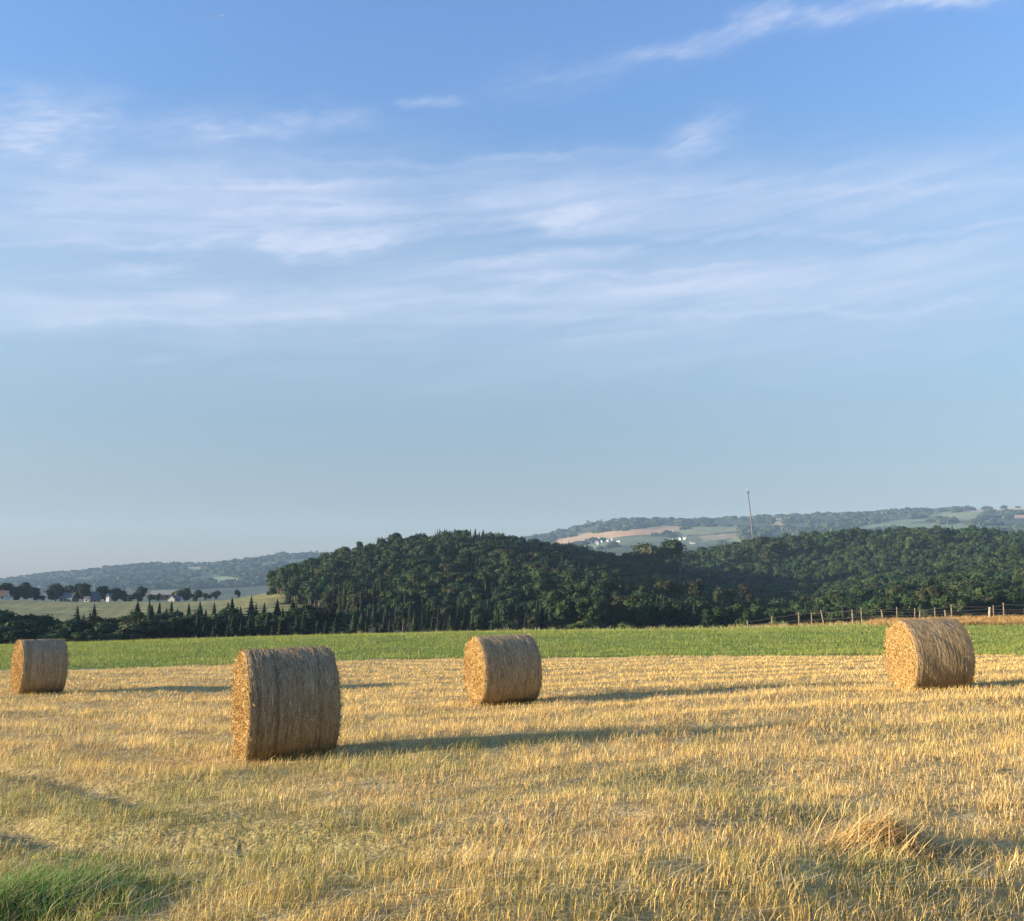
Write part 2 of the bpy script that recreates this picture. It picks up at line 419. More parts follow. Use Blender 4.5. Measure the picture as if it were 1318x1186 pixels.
# ------------------------------------------------------------------ grass and straw blades
def blades(P, H, W, lean, C, face=None, bend=.5):
    """P n x 3 roots, H height, W width, lean n x 2 (horizontal tip offset), C n x 3 -> V, Q, T, C"""
    n = len(P)
    ang = rng.uniform(0, 2 * math.pi, n) if face is None else face
    s = np.stack([np.cos(ang), np.sin(ang), np.zeros(n)], 1) * (W / 2)[:, None]
    up = np.stack([lean[:, 0], lean[:, 1], H], 1)
    mid = P + np.stack([lean[:, 0] * bend * .6, lean[:, 1] * bend * .6, H * .58], 1)
    V = np.stack([P - s, P + s, mid - s * .8, mid + s * .8, P + up], 1)
    b = np.arange(n)[:, None] * 5
    return V.reshape(-1, 3), b + np.array([0, 1, 3, 2]), b + np.array([2, 3, 4]), np.repeat(C, 5, 0)
def jig(c, n, amt=.18):
    return np.asarray(c) * (1 + rng.normal(0, amt, (n, 1))) * (1 + rng.normal(0, .05, (n, 3)))
def sample_field(n, d0, d1, power, pad=3.2, um=.60):
    """random points in the seen wedge; density per square metre falls as d**-power"""
    q = rng.random(int(n * 1.0)); e = 2 - power
    d = ((d0 ** e) + q * (d1 ** e - d0 ** e)) ** (1 / e) if abs(e) > 1e-6 else d0 * (d1 / d0) ** q
    X = rng.uniform(-1, 1, len(d)) * (um * d + pad * sstep(0, 6, d))
    return X, d
# --- stubble
X, Y = sample_field(860000, 3.6, 40.5, 1.42)
ok = Y < edge_d(X / Y) - .1
X, Y = X[ok], Y[ok]; n = len(X)
g = greenness(X, Y); isg = rng.random(n) < g * .50
clump = fbm(X / .35, Y / .35, 2, 101); keep = rng.random(n) < (.74 + .55 * clump)
rut = field_bump(X, Y) < -.085
keep &= ~(rut & (rng.random(n) < .5))
X, Y, isg, clump, g = X[keep], Y[keep], isg[keep], clump[keep], g[keep]; n = len(X)
k = rng.random(n)
C = np.where((k < .42)[:, None], jig((.66, .46, .155), n), np.where((k < .64)[:, None], jig((.76, .58, .27), n), np.where((k < .93)[:, None], jig((.52, .34, .125), n), jig((.34, .23, .10), n))))
C = lerp(C, jig((.40, .35, .11), n), np.clip(g * .8, 0, .6))
C = C * (1 + .22 * swath(X, Y))[:, None]
H = rng.uniform(.030, .085, n) * (1 + .25 * swath(X, Y)) * (1 + .45 * np.clip(clump, -1, 1)) * (1 - .25 * sstep(10, 30, Y)) * (1 + .30 * sstep(8.5, 5, Y)) * (1 + .40 * sstep(8, 11, Y))
W = rng.uniform(.0024, .0046, n) * (1 + sstep(9, 34, Y) * 2.0)
ln = rng.normal(0, .35, (n, 2)) * H[:, None] + np.stack([.22 * H, .05 * H], 1)
flat = rng.random(n) < .34
H = np.where(flat, H * .25 + .01, H); L0 = np.where(flat, rng.uniform(.08, .26, n), 0); aa = rng.uniform(0, 2 * math.pi, n)
ln = np.where(flat[:, None], np.stack([np.cos(aa) * L0, np.sin(aa) * L0], 1), ln)
C = np.clip(C, .01, .9)
P = np.stack([X, Y, ground(X, Y) - .006], 1)
s_ = ~isg
V, Q, T, CC = blades(P[s_], H[s_], W[s_], ln[s_], C[s_])
tag(link('stubble', new_mesh('stubble', V, Q, T, CC, [M_straw])), 'cut golden straw stubble over the field', 'stubble', None, 'stuff')
Pg, Hg, Wg, lg = P[isg], H[isg] * 1.1, W[isg] * 1.15, ln[isg]
Cg = jig((.19, .22, .06), len(Pg), .25)
# tall green tuft in the near corner of the field and green regrowth
m = 21000; gx = -2.95 + rng.normal(0, .52, m) * rng.uniform(.4, 1.2, m); gy = 5.6 + rng.normal(0, .70, m) * rng.uniform(.4, 1.2, m)
kk = (fbm(gx / .3, gy / .3, 3, 111) > -.12) & (gx > -4.4)
gx, gy = gx[kk], gy[kk]; m = len(gx)
dd = np.hypot((gx + 2.95) / .5, (gy - 5.6) / .6)
Hh = rng.uniform(.06, .17, m) * np.clip(1.15 - .25 * dd, .4, 1.1)
Pg = np.concatenate([Pg, np.stack([gx, gy, ground(gx, gy) - .01], 1)]); Hg = np.concatenate([Hg, Hh]); Wg = np.concatenate([Wg, rng.uniform(.004, .007, m)])
lg = np.concatenate([lg, rng.normal(0, .5, (m, 2)) * Hh[:, None] + np.stack([.35 * Hh, 0 * Hh], 1)])
cg2 = jig((.15, .27, .055), m, .25); yl = rng.random(m) < .30; cg2[yl] = jig((.50, .42, .2), int(yl.sum()))
Cg = np.concatenate([Cg, cg2])
V, Q, T, CC = blades(Pg, Hg, Wg, lg, np.clip(Cg, .01, .9))
tag(link('grass', new_mesh('grass', V, Q, T, CC, [M_green])), 'green grass growing up through the stubble', 'grass', None, 'stuff')
# long loose straws lying across the stubble
m = 9000; X, Y = sample_field(m, 3.8, 20, 1.5); m = len(X)
aa = rng.normal(.15, .8, m); Ls = rng.uniform(.12, .42, m)
z = ground(X, Y) + rng.uniform(.02, .085, m)
tip = np.stack([np.cos(aa) * Ls, np.sin(aa) * Ls], 1)
V, Q, T, CC = blades(np.stack([X, Y, z], 1), rng.normal(.0, .03, m), rng.uniform(.0035, .006, m), tip, np.clip(jig((.72, .56, .30), m), .05, .9), aa + math.pi / 2, .95)
tag(link('straw_litter', new_mesh('straw_litter', V, Q, T, CC, [M_straw])), 'loose straws lying over the stubble', 'straw', None, 'stuff')
# --- meadow grass
X, Y = sample_field(260000, 35.0, 80, 1.2, 4, .60)
ok = (Y > edge_d(X / Y) + .05) & (bank_mask(X, Y) < .5) & (Y < 79)
X, Y = X[ok], Y[ok]; n = len(X)
patch = fbm(X / 4, Y / 6, 3, 121)
H = rng.uniform(.08, .17, n) * (1 + .4 * patch) * (1 + .5 * np.exp(-((Y - edge_d(X / Y)) / .5) ** 2)); W = rng.uniform(.007, .014, n)
C = lerp(jig((.185, .25, .042), n, .08), jig((.26, .295, .065), n, .08), np.clip(.45 + .9 * patch, 0, 1))
sd = rng.random(n) < .03 + .06 * sstep(60, 75, Y); C[sd] = jig((.48, .43, .24), int(sd.sum())); H[sd] *= 1.5; W[sd] *= .8
V, Q, T, CC = blades(np.stack([X, Y, ground(X, Y) - .01], 1), H, W, rng.normal(0, .3, (n, 2)) * H[:, None], np.clip(C, .01, .9))
tag(link('meadow_grass', new_mesh('meadow_grass', V, Q, T, CC, [M_green])), 'uncut green meadow grass with pale seed heads', 'grass', None, 'stuff')
# --- dry grass on the bank under the fence, and weeds along the brow
m = 42000; px = np.concatenate([rng.uniform(1085, 1480, m), rng.uniform(930, 1100, 2500)]); Y = np.concatenate([rng.uniform(72.5, 84, m), rng.uniform(78, 83, 2500)]); X = x_of(px, Y)
ok = np.concatenate([bank_mask(X[:m], Y[:m]) > .4, rng.random(2500) < .6]); X, Y = X[ok], Y[ok]; n = len(X)
H = rng.uniform(.15, .42, n) * (1 + .5 * fbm(X / 1.5, Y / 1.5, 2, 131)); C = lerp(jig((.46, .28, .11), n, .22), jig((.24, .21, .08), n, .2), (rng.random(n) < .2) * 1.0)
V, Q, T, CC = blades(np.stack([X, Y, ground(X, Y) - .01], 1), H, rng.uniform(.012, .03, n), rng.normal(0, .35, (n, 2)) * H[:, None], np.clip(C, .01, .9))
tag(link('dry_bank_grass', new_mesh('dry_bank_grass', V, Q, T, CC, [M_straw])), 'dry orange brown grass on the bank below the fence', 'dry grass', None, 'stuff')
m = 9000; px = rng.uniform(-60, 1150, m); Y = rng.uniform(73, 80, m); X = x_of(px, Y); n = m
H = rng.uniform(.15, .5, n) * np.clip(.75 + .8 * fbm(px / 14, Y * 0, 2, 141), .2, 1.6); C = np.where((rng.random(n) < .45)[:, None], jig((.12, .16, .04), n), jig((.42, .38, .2), n))
V, Q, T, CC = blades(np.stack([X, Y, ground(X, Y) - .01], 1), H, rng.uniform(.012, .028, n), rng.normal(0, .25, (n, 2)) * H[:, None], np.clip(C, .01, .9))
tag(link('brow_weeds', new_mesh('brow_weeds', V, Q, T, CC, [M_green])), 'seeding weeds standing along the brow of the meadow', 'weeds', None, 'stuff')

# ------------------------------------------------------------------ heap of loose straw
hp = None
for d in np.linspace(4.5, 12, 300):
    p = at(1142, 1094, d)
    if p[2] <= g1(p[0], d): hp = (p[0], d); break
n = 2600
r = np.abs(rng.normal(0, .18, n)); th = rng.uniform(0, 2 * math.pi, n)
x = r * np.cos(th) * 1.25; y = r * np.sin(th) * .8; top = .145 * np.exp(-(x / .28) ** 2 - (y / .2) ** 2)
z = rng.random(n) ** .6 * top + .02
Ls = rng.uniform(.12, .34, n); aa = rng.normal(.35, .95, n); el = rng.normal(.25, .35, n)
hx, hy = hp; gz = ground(hx + x, hy + y)
P = np.stack([hx + x - np.cos(aa) * Ls * .5, hy + y - np.sin(aa) * Ls * .5, gz + np.maximum(z - np.sin(el) * Ls * .4, .01)], 1)
V, Q, T, CC = blades(P, np.sin(el) * Ls, rng.uniform(.004, .007, n), np.stack([np.cos(aa) * Ls, np.sin(aa) * Ls], 1), np.clip(jig((.68, .48, .20), n, .2), .02, .9), aa + math.pi / 2, .85)
V = V - np.array([hx, hy, 0]); V[:, 2] -= g1(hx, hy)
o = link('straw_heap', new_mesh('straw_heap', V, Q, T, CC, [M_straw]), None, (hx, hy, g1(hx, hy)))
tag(o, 'small tousled heap of loose golden straw lying on the stubble', 'straw heap')

# ------------------------------------------------------------------ round bales
def make_bale(px, py, d, alpha, label, seed, R=.69, L=1.05, grey=1.0, hole=0.0, band=()):
    r_ = np.random.default_rng(seed)
    al = math.radians(alpha)
    ax = np.array([math.cos(al), math.sin(al), 0.0])
    pe = at(px, py, d); e0 = np.array([pe[0], d]); c2 = e0 + ax[:2] * L / 2; far = e0 + ax[:2] * L
    z0, z1 = g1(*e0), g1(*far)
    slope = math.atan2(float(tps(*far) - tps(*e0)), L) * .9
    zc = (z0 + z1) / 2 + R - .085
    root = empty('round_bale', (c2[0], c2[1], zc - R), (0, -slope, al))
    # local frame: x along axis, z up; origin at base
    nth, nx = 220, 110; squash = r_.uniform(.955, .99)
    th = np.linspace(0, 2 * math.pi, nth, endpoint=False); xs = np.linspace(-1, 1, nx)
    TH, XS = np.meshgrid(th, xs, indexing='ij')
    edge = 1 - .035 * np.abs(XS) ** 14
    lum = .009 * fbm(np.cos(TH) * 2.2 + seed, np.sin(TH) * 2.2 + XS * 2.0, 3, seed) + .002 * fbm(XS * 16 + seed, TH * 1.2, 2, seed + 1)
    groove = .0018 * fbm(XS * 13 + seed, TH * .5, 3, seed + 2)
    RR = R * edge + lum + groove + .002 * fbm(XS * 40, TH * 9, 2, seed + 4)
    zz = RR * np.sin(TH)
    zz = zz * squash; sag = np.where(zz < -.48, (zz + .48) * .2, 0); zz = zz - sag
    yy = RR * np.cos(TH) * (1 + .02 * np.clip(-np.sin(TH), 0, 1))
    V = np.stack([XS * L / 2, yy, zz + R], -1).reshape(-1, 3)
    i = (np.arange(nth)[:, None] * nx + np.arange(nx - 1)[None, :]); j = ((np.arange(nth) + 1) % nth)[:, None] * nx + np.arange(nx - 1)[None, :]
    Q = np.stack([i, i + 1, j + 1, j], -1).reshape(-1, 4)
    xw = XS * L / 2
    arc = TH * R
    # streaks run around the bale, along the net wrap
    st = fbm(xw * 55 + seed, arc * 3.0, 3, seed + 5) * .8 + fbm(xw * 14 + seed, arc * .8, 2, seed + 6) * .55
    t = np.clip(.5 + .60 * st, 0, 1)
    c = lerp((.20 * grey, .142 * grey, .076 * grey), (.46 * grey, .342 * grey, .20 * grey), t)
    for bx, bw, bs in band:
        c *= (1 - bs * np.exp(-((xw - bx) / bw) ** 2))[..., None]
    blot = np.clip(fbm(xw * 3 + seed, arc * 2.2, 3, seed + 7), 0, 1)
    c = lerp(c, (.38, .265, .14), blot * .5)
    Vs, Qs, Cs = V, Q, c.reshape(-1, 3)
    # straw pieces caught in the wrap
    def fibre_strip(Pa, Dir, Nrm, ln, w, col):
        n = len(Pa); side = np.cross(Dir, Nrm); side /= np.linalg.norm(side, axis=1, keepdims=True)
        s = side * (w / 2)[:, None]; e = Dir * ln[:, None]
        Vv = np.stack([Pa - s, Pa + s, Pa + e + s * .7, Pa + e - s * .7], 1).reshape(-1, 3)
        return Vv, np.arange(n)[:, None] * 4 + np.arange(4), np.repeat(col, 4, 0)
    n = 6000
    t_ = r_.uniform(0, 2 * math.pi, n); x_ = r_.uniform(-.98, .98, n) * L / 2
    nr = np.stack([np.zeros(n), np.cos(t_), np.sin(t_)], 1); tg = np.stack([np.zeros(n), -np.sin(t_), np.cos(t_)], 1)
    dirn = tg * r_.choice([-1, 1], n)[:, None] + np.stack([r_.normal(0, .14, n), np.zeros(n), np.zeros(n)], 1) + nr * (r_.normal(.015, .05, n) + (r_.random(n) < .02) * .2)[:, None]
    dirn /= np.linalg.norm(dirn, axis=1, keepdims=True)
    rr = (R + r_.uniform(-.004, .012, n)); 
    Pa = np.stack([x_, rr * np.cos(t_), np.maximum(rr * np.sin(t_) * squash, -.60) + R], 1)
    kk = r_.random(n)
    colf = np.where((kk < .10)[:, None], np.array([.62, .50, .32]), np.where((kk < .6)[:, None], np.array([.42, .315, .19]), np.array([.25, .18, .10]))) * (grey * (1 + r_.normal(0, .2, (n, 1))))
    Vf, Qf, Cf = fibre_strip(Pa, dirn, nr, r_.uniform(.03, .10, n), r_.uniform(.0025, .0055, n), np.clip(colf, .02, .8))
    V = np.concatenate([Vs, Vf]); Q = np.concatenate([Qs, Qf + len(Vs)]); C = np.concatenate([Cs, Cf])
    link('straw_wrap', new_mesh('straw_wrap', V, Q, None, C, [M_wrap]), root)
    for sgn in (-1, 1):
        nr_, na = 34, 130
        rad = np.linspace(0.0, 1, nr_) ** .8; a2 = np.linspace(0, 2 * math.pi, na, endpoint=False)
        RA, AN = np.meshgrid(rad, a2, indexing='ij')
        yy = RA * R * .985 * np.cos(AN); zz = RA * R * .985 * np.sin(AN)
        zz = zz * squash; zz = zz - np.where(zz < -.48, (zz + .48) * .2, 0)
        bulge = .035 * (1 - RA ** 2) + .02 * fbm(yy * 5 + seed * 3, zz * 5, 3, seed + 11 + sgn) + .012 * fbm(yy * 18, zz * 18, 2, seed + 12)
        if hole: bulge -= hole * np.exp(-((yy - .06) / .13) ** 2 - ((zz - .12) / .17) ** 2) + .4 * hole * np.exp(-((yy + .1) / .14) ** 2 - ((zz + .15) / .1) ** 2)
        else: bulge -= .05 * np.exp(-(yy / .10) ** 2 - ((zz - .0) / .16) ** 2)
        V = np.stack([sgn * (L / 2 - .03 + bulge), yy, zz + R], -1).reshape(-1, 3)
        i = np.arange(nr_ - 1)[:, None] * na + np.arange(na)[None, :]; j = np.arange(nr_ - 1)[:, None] * na + ((np.arange(na) + 1) % na)[None, :]
        Q = np.stack([i, j, j + na, i + na], -1).reshape(-1, 4)
        if sgn < 0: Q = Q[:, ::-1]
        tt = np.clip(.5 + .8 * fbm(yy * 9 + seed, zz * 9, 3, seed + 13), 0, 1)
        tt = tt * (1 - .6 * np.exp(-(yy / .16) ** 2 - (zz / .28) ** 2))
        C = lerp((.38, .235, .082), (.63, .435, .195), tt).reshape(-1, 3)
        n = 7500
        ra = np.sqrt(r_.random(n)) * R * .97; a3 = r_.uniform(0, 2 * math.pi, n)
        fy, fz = ra * np.cos(a3), ra * np.sin(a3); fz = fz * squash; fz = fz - np.where(fz < -.48, (fz + .48) * .2, 0)
        b3 = .035 * (1 - (ra / R) ** 2)
        if hole: b3 -= hole * np.exp(-((fy - .06) / .13) ** 2 - ((fz - .12) / .17) ** 2)
        Pa = np.stack([sgn * (L / 2 - .03 + b3 + r_.uniform(-.01, .03, n)), fy, fz + R], 1)
        # straws lie roughly along the coil, some stick out
        tan = np.stack([np.zeros(n), -np.sin(a3), np.cos(a3)], 1)
        dr = tan * r_.choice([-1, 1], n)[:, None] + r_.normal(0, .75, (n, 3)) * np.array([.35, 1, 1]) + np.stack([sgn * (r_.random(n) < .35) * .7, np.zeros(n), np.zeros(n)], 1)
        dr /= np.linalg.norm(dr, axis=1, keepdims=True)
        kk = r_.random(n)
        colf = np.where((kk < .4)[:, None], np.array([.68, .49, .235]), np.where((kk < .80)[:, None], np.array([.52, .35, .14]), np.array([.26, .145, .05]))) * (1 + r_.normal(0, .18, (n, 1)))
        nn = np.cross(dr, r_.normal(0, 1, (n, 3))); nn /= np.linalg.norm(nn, axis=1, keepdims=True)
        Vf, Qf, Cf = fibre_strip(Pa, dr, nn, r_.uniform(.03, .10, n), r_.uniform(.003, .007, n), np.clip(colf, .02, .85))
        V = np.concatenate([V, Vf]); Q = np.concatenate([Q, Qf + nr_ * na]); C = np.concatenate([C, Cf])
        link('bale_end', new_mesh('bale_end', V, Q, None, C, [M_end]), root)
    # straw fallen around the foot
    return tag(root, label, 'hay bale', 'round straw bales lying on the stubble field')
make_bale(19, 893, 23.8, 37, 'farthest round straw bale, near the meadow edge, with only a sliver of golden end', 1, L=.99, grey=1.12, band=((-.33, .02, .3),))
make_bale(309, 976, 11.9, 23, 'closest and largest looking round straw bale, with dark stripes running round it', 2, grey=.95, band=((-.42, .02, .45), (-.20, .025, .5), (.30, .02, .35)))
make_bale(611, 908, 18.8, 20, 'round straw bale with a dark torn hollow in its golden end', 3, L=1.12, grey=1.12, hole=.13)
make_bale(1162, 887, 17.9, 3, 'round straw bale showing the widest golden end, below the wire fence on the bank', 4, R=.66, grey=1.0, band=((.18, .015, .3), (.33, .012, .3)))

# ------------------------------------------------------------------ trees
def cubesphere(n=3):
    V, Q = [], []
    lin = np.linspace(-1, 1, n + 1)
    for ax in range(3):
        for sg in (-1, 1):
            b = len(V)
            for a in lin:
                for c in lin:
                    v = [0, 0, 0]; v[ax] = sg; v[(ax + 1) % 3] = a; v[(ax + 2) % 3] = c
                    V.append(v)
            for i in range(n):
                for j in range(n):
                    q = [b + i * (n + 1) + j, b + (i + 1) * (n + 1) + j, b + (i + 1) * (n + 1) + j + 1, b + i * (n + 1) + j + 1]
                    Q.append(q if sg > 0 else q[::-1])
    V = np.array(V, float); V /= np.linalg.norm(V, axis=1, keepdims=True)
    return V, np.array(Q)
CSV, CSQ = cubesphere(3)
def leaf_quads(qb, P, N, size, C, m=0):
    n = len(P)
    N = N / np.linalg.norm(N, axis=1, keepdims=True)
    a = np.cross(N, rng.normal(0, 1, (n, 3))); a /= np.linalg.norm(a, axis=1, keepdims=True); b = np.cross(N, a)
    s = (size * rng.uniform(.6, 1.35, n))[:, None]
    V = np.stack([P - a * s * .5, P + b * s * .38 + N * s * .12, P + a * s * .5, P - b * s * .38 + N * s * .08], 1).reshape(-1, 3)
    qb.add(V, np.arange(n)[:, None] * 4 + np.arange(4), np.repeat(C, 4, 0), m)
def broadleaf(h, r, nleaf, lsize, col, lobes=9, trunk=.16, airy=0.0, crown_low=.14, trunk_col=(.10, .085, .07)):
    """returns trunk and crown quad builders; base at origin"""
    tq, cq = QB(), QB()
    zc = h * (crown_low + (1 - crown_low) * .5); rz = h * (1 - crown_low) * .5
    tq.tube([[0, 0, -.6], [0, 0, h * .2], [.1 * r * rng.normal(), .1 * r * rng.normal(), h * .5], [0, 0, h * .8]], [h * .022 + .05, h * .018 + .03, h * .012 + .02, .04], 7, trunk_col)
    L = []
    for i in range(lobes):
        v = rng.normal(0, 1, 3); v /= np.linalg.norm(v); q = rng.uniform(.35, .72) if i else 0
        c = np.array([v[0] * r * q, v[1] * r * q, zc + v[2] * rz * q * 1.05])
        rr = r * rng.uniform(.34, .55)
        L.append((c, rr, min(rr * rng.uniform(.8, 1.1), rz * .8)))
        if i % 2 and i < 8:
            tq.tube([[0, 0, h * rng.uniform(.25, .45)], c], [h * .008 + .02, .03], 5, trunk_col)
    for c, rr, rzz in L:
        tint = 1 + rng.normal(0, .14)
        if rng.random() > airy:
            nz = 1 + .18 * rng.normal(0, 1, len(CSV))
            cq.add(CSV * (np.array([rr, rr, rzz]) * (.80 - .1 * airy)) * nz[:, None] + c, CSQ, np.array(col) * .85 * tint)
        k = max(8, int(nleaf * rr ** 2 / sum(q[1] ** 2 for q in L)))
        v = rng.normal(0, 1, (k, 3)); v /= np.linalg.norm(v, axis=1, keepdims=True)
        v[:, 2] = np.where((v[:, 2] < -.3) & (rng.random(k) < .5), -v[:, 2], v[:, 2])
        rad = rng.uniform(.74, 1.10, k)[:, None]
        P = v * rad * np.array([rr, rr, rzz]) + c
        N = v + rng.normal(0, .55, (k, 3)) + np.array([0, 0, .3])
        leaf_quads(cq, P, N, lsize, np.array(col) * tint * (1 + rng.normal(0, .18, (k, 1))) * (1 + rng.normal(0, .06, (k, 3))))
    return tq, cq
def spruce(h, r, levels, fr, col, bare=.06, gap=.0):
    tq, cq = QB(), QB()
    tq.tube([[0, 0, -.6], [0, 0, h * .5], [0, 0, h * .98]], [h * .013 + .05, h * .008 + .03, .02], 6, (.09, .07, .055))
    for i in range(levels):
        t = i / (levels - 1); z = h * (bare + (1 - bare) * t * .97)
        rad = r * (1 - t) ** .68 * rng.uniform(.62, 1.25) + .08
        nf = max(5, int(fr * (1 - .45 * t)))
        for k in range(nf):
            if rng.random() < gap: continue
            a = 2 * math.pi * (k + rng.uniform(-.3, .3)) / nf + i * .7; rr = rad * rng.uniform(.55, 1.25)
            d = np.array([math.cos(a), math.sin(a), 0]); s = np.array([-math.sin(a), math.cos(a), 0]) * rr * rng.uniform(.24, .42)
            dz = rr * rng.uniform(.18, .42)
            p0 = np.array([0, 0, z + dz * .4]); p1 = d * rr * .55 + [0, 0, z - dz * .25]; p2 = d * rr + [0, 0, z - dz * .35]
            dn = np.array([0, 0, -rr * .12])
            cq.add([p0 - s * .15, p0 + s * .15, p1 + s + dn, p1 - s + dn, p2 + s * .12, p2 - s * .12, p1], [[0, 1, 2, 6], [0, 6, 3, 3]] if False else [[0, 1, 2, 3], [3, 2, 4, 5]],
                   np.array(col) * (1 + rng.normal(0, .18)) * (1 + rng.normal(0, .05, 3)))
    nz = 9
    cone = []
    for i in range(nz + 1):
        t = i / nz
        for k in range(8):
            a = 2 * math.pi * k / 8; rr = (r * .36 * (1 - t) ** .9 + .03) * rng.uniform(.75, 1.2)
            cone.append([rr * math.cos(a), rr * math.sin(a), h * (bare + .02 + (1 - bare - .03) * t)])
    cq.add(cone, [[i * 8 + k, i * 8 + (k + 1) % 8, (i + 1) * 8 + (k + 1) % 8, (i + 1) * 8 + k] for i in range(nz) for k in range(8)], np.array(col) * .8)
    return tq, cq
G1, G2, G3, G4 = (.030, .058, .024), (.043, .073, .027), (.024, .048, .025), (.056, .066, .030)
SPR = (.028, .046, .024)
protos = {}
def reg(kind, maker, n): protos[kind] = [maker(i) for i in range(n)]
reg('broad', lambda i: broadleaf(10, 3.1, 760, .52, [G1, G2, G3, G1, G2, G4][i % 6], 10 + i % 3), 6)
reg('spruce', lambda i: spruce(14, 3.9, 15 + i % 3, 11, [SPR, (.034, .052, .026), (.026, .042, .024)][i % 3]), 5)
reg('hamlet', lambda i: broadleaf(10, 4.3, 800, .6, [G1, (.052, .082, .036), G3][i % 3], 10, crown_low=.03), 4)
reg('pine', lambda i: broadleaf(13, 2.6, 420, .55, (.058, .066, .032), 6, airy=.6, crown_low=.45, trunk_col=(.30, .21, .14)), 3)
reg('airy', lambda i: broadleaf(12, 2.8, 480, .5, (.050, .064, .034), 7, airy=.75, crown_low=.25, trunk_col=(.14, .12, .1)), 3)
reg('dead', lambda i: spruce(12, 1.7, 26, 9, (.10, .078, .045), gap=.35), 2)
reg('bush', lambda i: broadleaf(4.5, 2.4, 420, .42, [(.060, .090, .028), (.075, .085, .035)][i % 2], 6, crown_low=.05), 3)
# light versions for the mass of the wood
lite = {'broad': [broadleaf(10, 3.1, 250, .85, [G1, G2, G3, G1, G2, G4][i % 6], 8) for i in range(8)],
        'spruce': [spruce(14, 3.7, 13, 9, SPR) for i in range(4)], 'dead': [spruce(12, 1.7, 20, 7, (.10, .078, .045), gap=.3) for i in range(2)]}
mesh_of = {}
for kd, lst in protos.items():
    mesh_of[kd] = [(t.mesh('trunk', [M_bark]), c.mesh('crown', [M_leaf])) for t, c in lst]
tree_src = {}
NAMES = {'broad': 'broadleaf_tree', 'hamlet': 'broadleaf_tree', 'spruce': 'spruce_tree', 'pine': 'pine_tree', 'airy': 'slender_tree', 'dead': 'dead_spruce', 'bush': 'wild_bush'}
CATS = {'broad': 'tree', 'hamlet': 'tree', 'spruce': 'tree', 'pine': 'tree', 'airy': 'tree', 'dead': 'tree', 'bush': 'bush'}
def tree(kind, X, Y, h, w, label, group=None, var=None, z=None):
    """one tree: Empty > trunk, crown. w is a width factor on top of the height scale"""
    lst = mesh_of[kind]; v = (random.randrange(len(lst)) if var is None else var % len(lst))
    key = (kind, v)
    base = {'broad': 10, 'hamlet': 10, 'spruce': 14, 'pine': 13, 'airy': 12, 'dead': 12, 'bush': 4.5}[kind]
    if key not in tree_src:
        r = empty(NAMES[kind]); link('trunk', lst[v][0], r); link('crown', lst[v][1], r); tree_src[key] = r
    else: r = copy_tree(tree_src[key])
    s = h / base
    r.location = (X, Y, g1(X, Y) if z is None else z); r.scale = (s * w, s * w, s); r.rotation_euler = (random.gauss(0, .025), random.gauss(0, .025), random.uniform(0, 6.28))
    for kx in ('label', 'group', 'category', 'kind'):
        if kx in r: del r[kx]
    return tag(r, label, CATS[kind], group)
def tree_px(kind, px, d, top, w, label, group=None, var=None):
    X = float(x_of(px, d)); z = g1(X, d)
    h = float(z_of(top, d)) - z
    return tree(kind, X, d, max(h, 2.0), w, label, group, var, z)

# --- the two wooded hills and the belt behind the meadow: candidate trees (x, y, kind, height, width)
cand = []
def wooded(px, d):
    lo = interp_px(px, [300, 360, 400, 450, 600, 1500], [2000, 505, 420, 350, 288, 285])
    hi = interp_px(px, [300, 400, 565, 700, 800, 880, 960, 1100, 1318, 1500], [560, 650, 690, 720, 800, 860, 900, 905, 900, 900])
    return (px > 352) & (d > lo) & (d < hi)
step = 5.9
for gy in np.arange(270, 910, step):
    for gx in np.arange(-200, 620, step):
        X, Y = gx + random.uniform(-2.5, 2.5), gy + random.uniform(-2.5, 2.5)
        px = px_of(X, Y)
        if px > 1480 or not bool(wooded(np.array(px), Y)): continue
        nz = float(fbm(X / 60, Y / 60, 2, 201)); kind = 'broad'
        nb = float(fbm(X / 35, Y / 35, 2, 207))
        h = 12.5 + 3.0 * nz + random.gauss(0, 1.5)
        if Y < 330 and px < 700: kind = 'spruce' if random.random() < .7 else 'broad'; h = random.uniform(8, 13)
        elif 560 < px < 632 and Y > 560: kind = 'spruce' if random.random() < .8 else 'broad'; h = random.uniform(12, 17)
        elif nb > .28: kind = 'spruce' if random.random() < .6 else 'broad'
        elif random.random() < .05: kind = 'spruce'
        elif random.random() < .018: kind = 'dead'
        if Y < 340: h *= .8
        w = random.uniform(.85, 1.25) * (1.0 if kind != 'broad' else 1.05)
        cand.append([X, Y, kind, max(h, 6), w])
Xs = np.array([c[0] for c in cand]); Ys = np.array([c[1] for c in cand]); Zs = ground(Xs, Ys)
order = np.argsort(Ys)
GW = 1500; zb = np.zeros((500, GW), bool)                   # what nearer things already cover, photo pixels, y from 600
def cover(px0, w, y0, y1, test=False):
    a, b = int(max(0, px0 - w + 80)), int(min(GW, px0 + w + 80)); c, e = int(max(0, y0 - 600)), int(min(500, y1 - 600))
    if b <= a or e <= c: return 0
    if test: return int((~zb[c:e, a:b]).sum())
    zb[c:e, a:b] = True
for px in range(-80, GW - 80):
    zb[int(interp_px(np.array(float(px)), CREST_PX, CREST_PY)) - 600 - 1:, px + 80] = True
vis = np.zeros(len(cand))
base_r = {'broad': 3.1 / 10, 'spruce': 3.6 / 14, 'dead': 1.7 / 12}
for i in order:
    X, Y, kd, h, w = cand[i]; Z = Zs[i]
    px, yb = proj(X, Y, Z); _, yt = proj(X, Y, Z + h)
    rp = base_r[kd] * h * w * F / Y
    vis[i] = cover(px, rp, yt, yb, True) if -60 < px < 1380 else 0
    cover(px, rp * .62, yt + (yb - yt) * .22, yb)
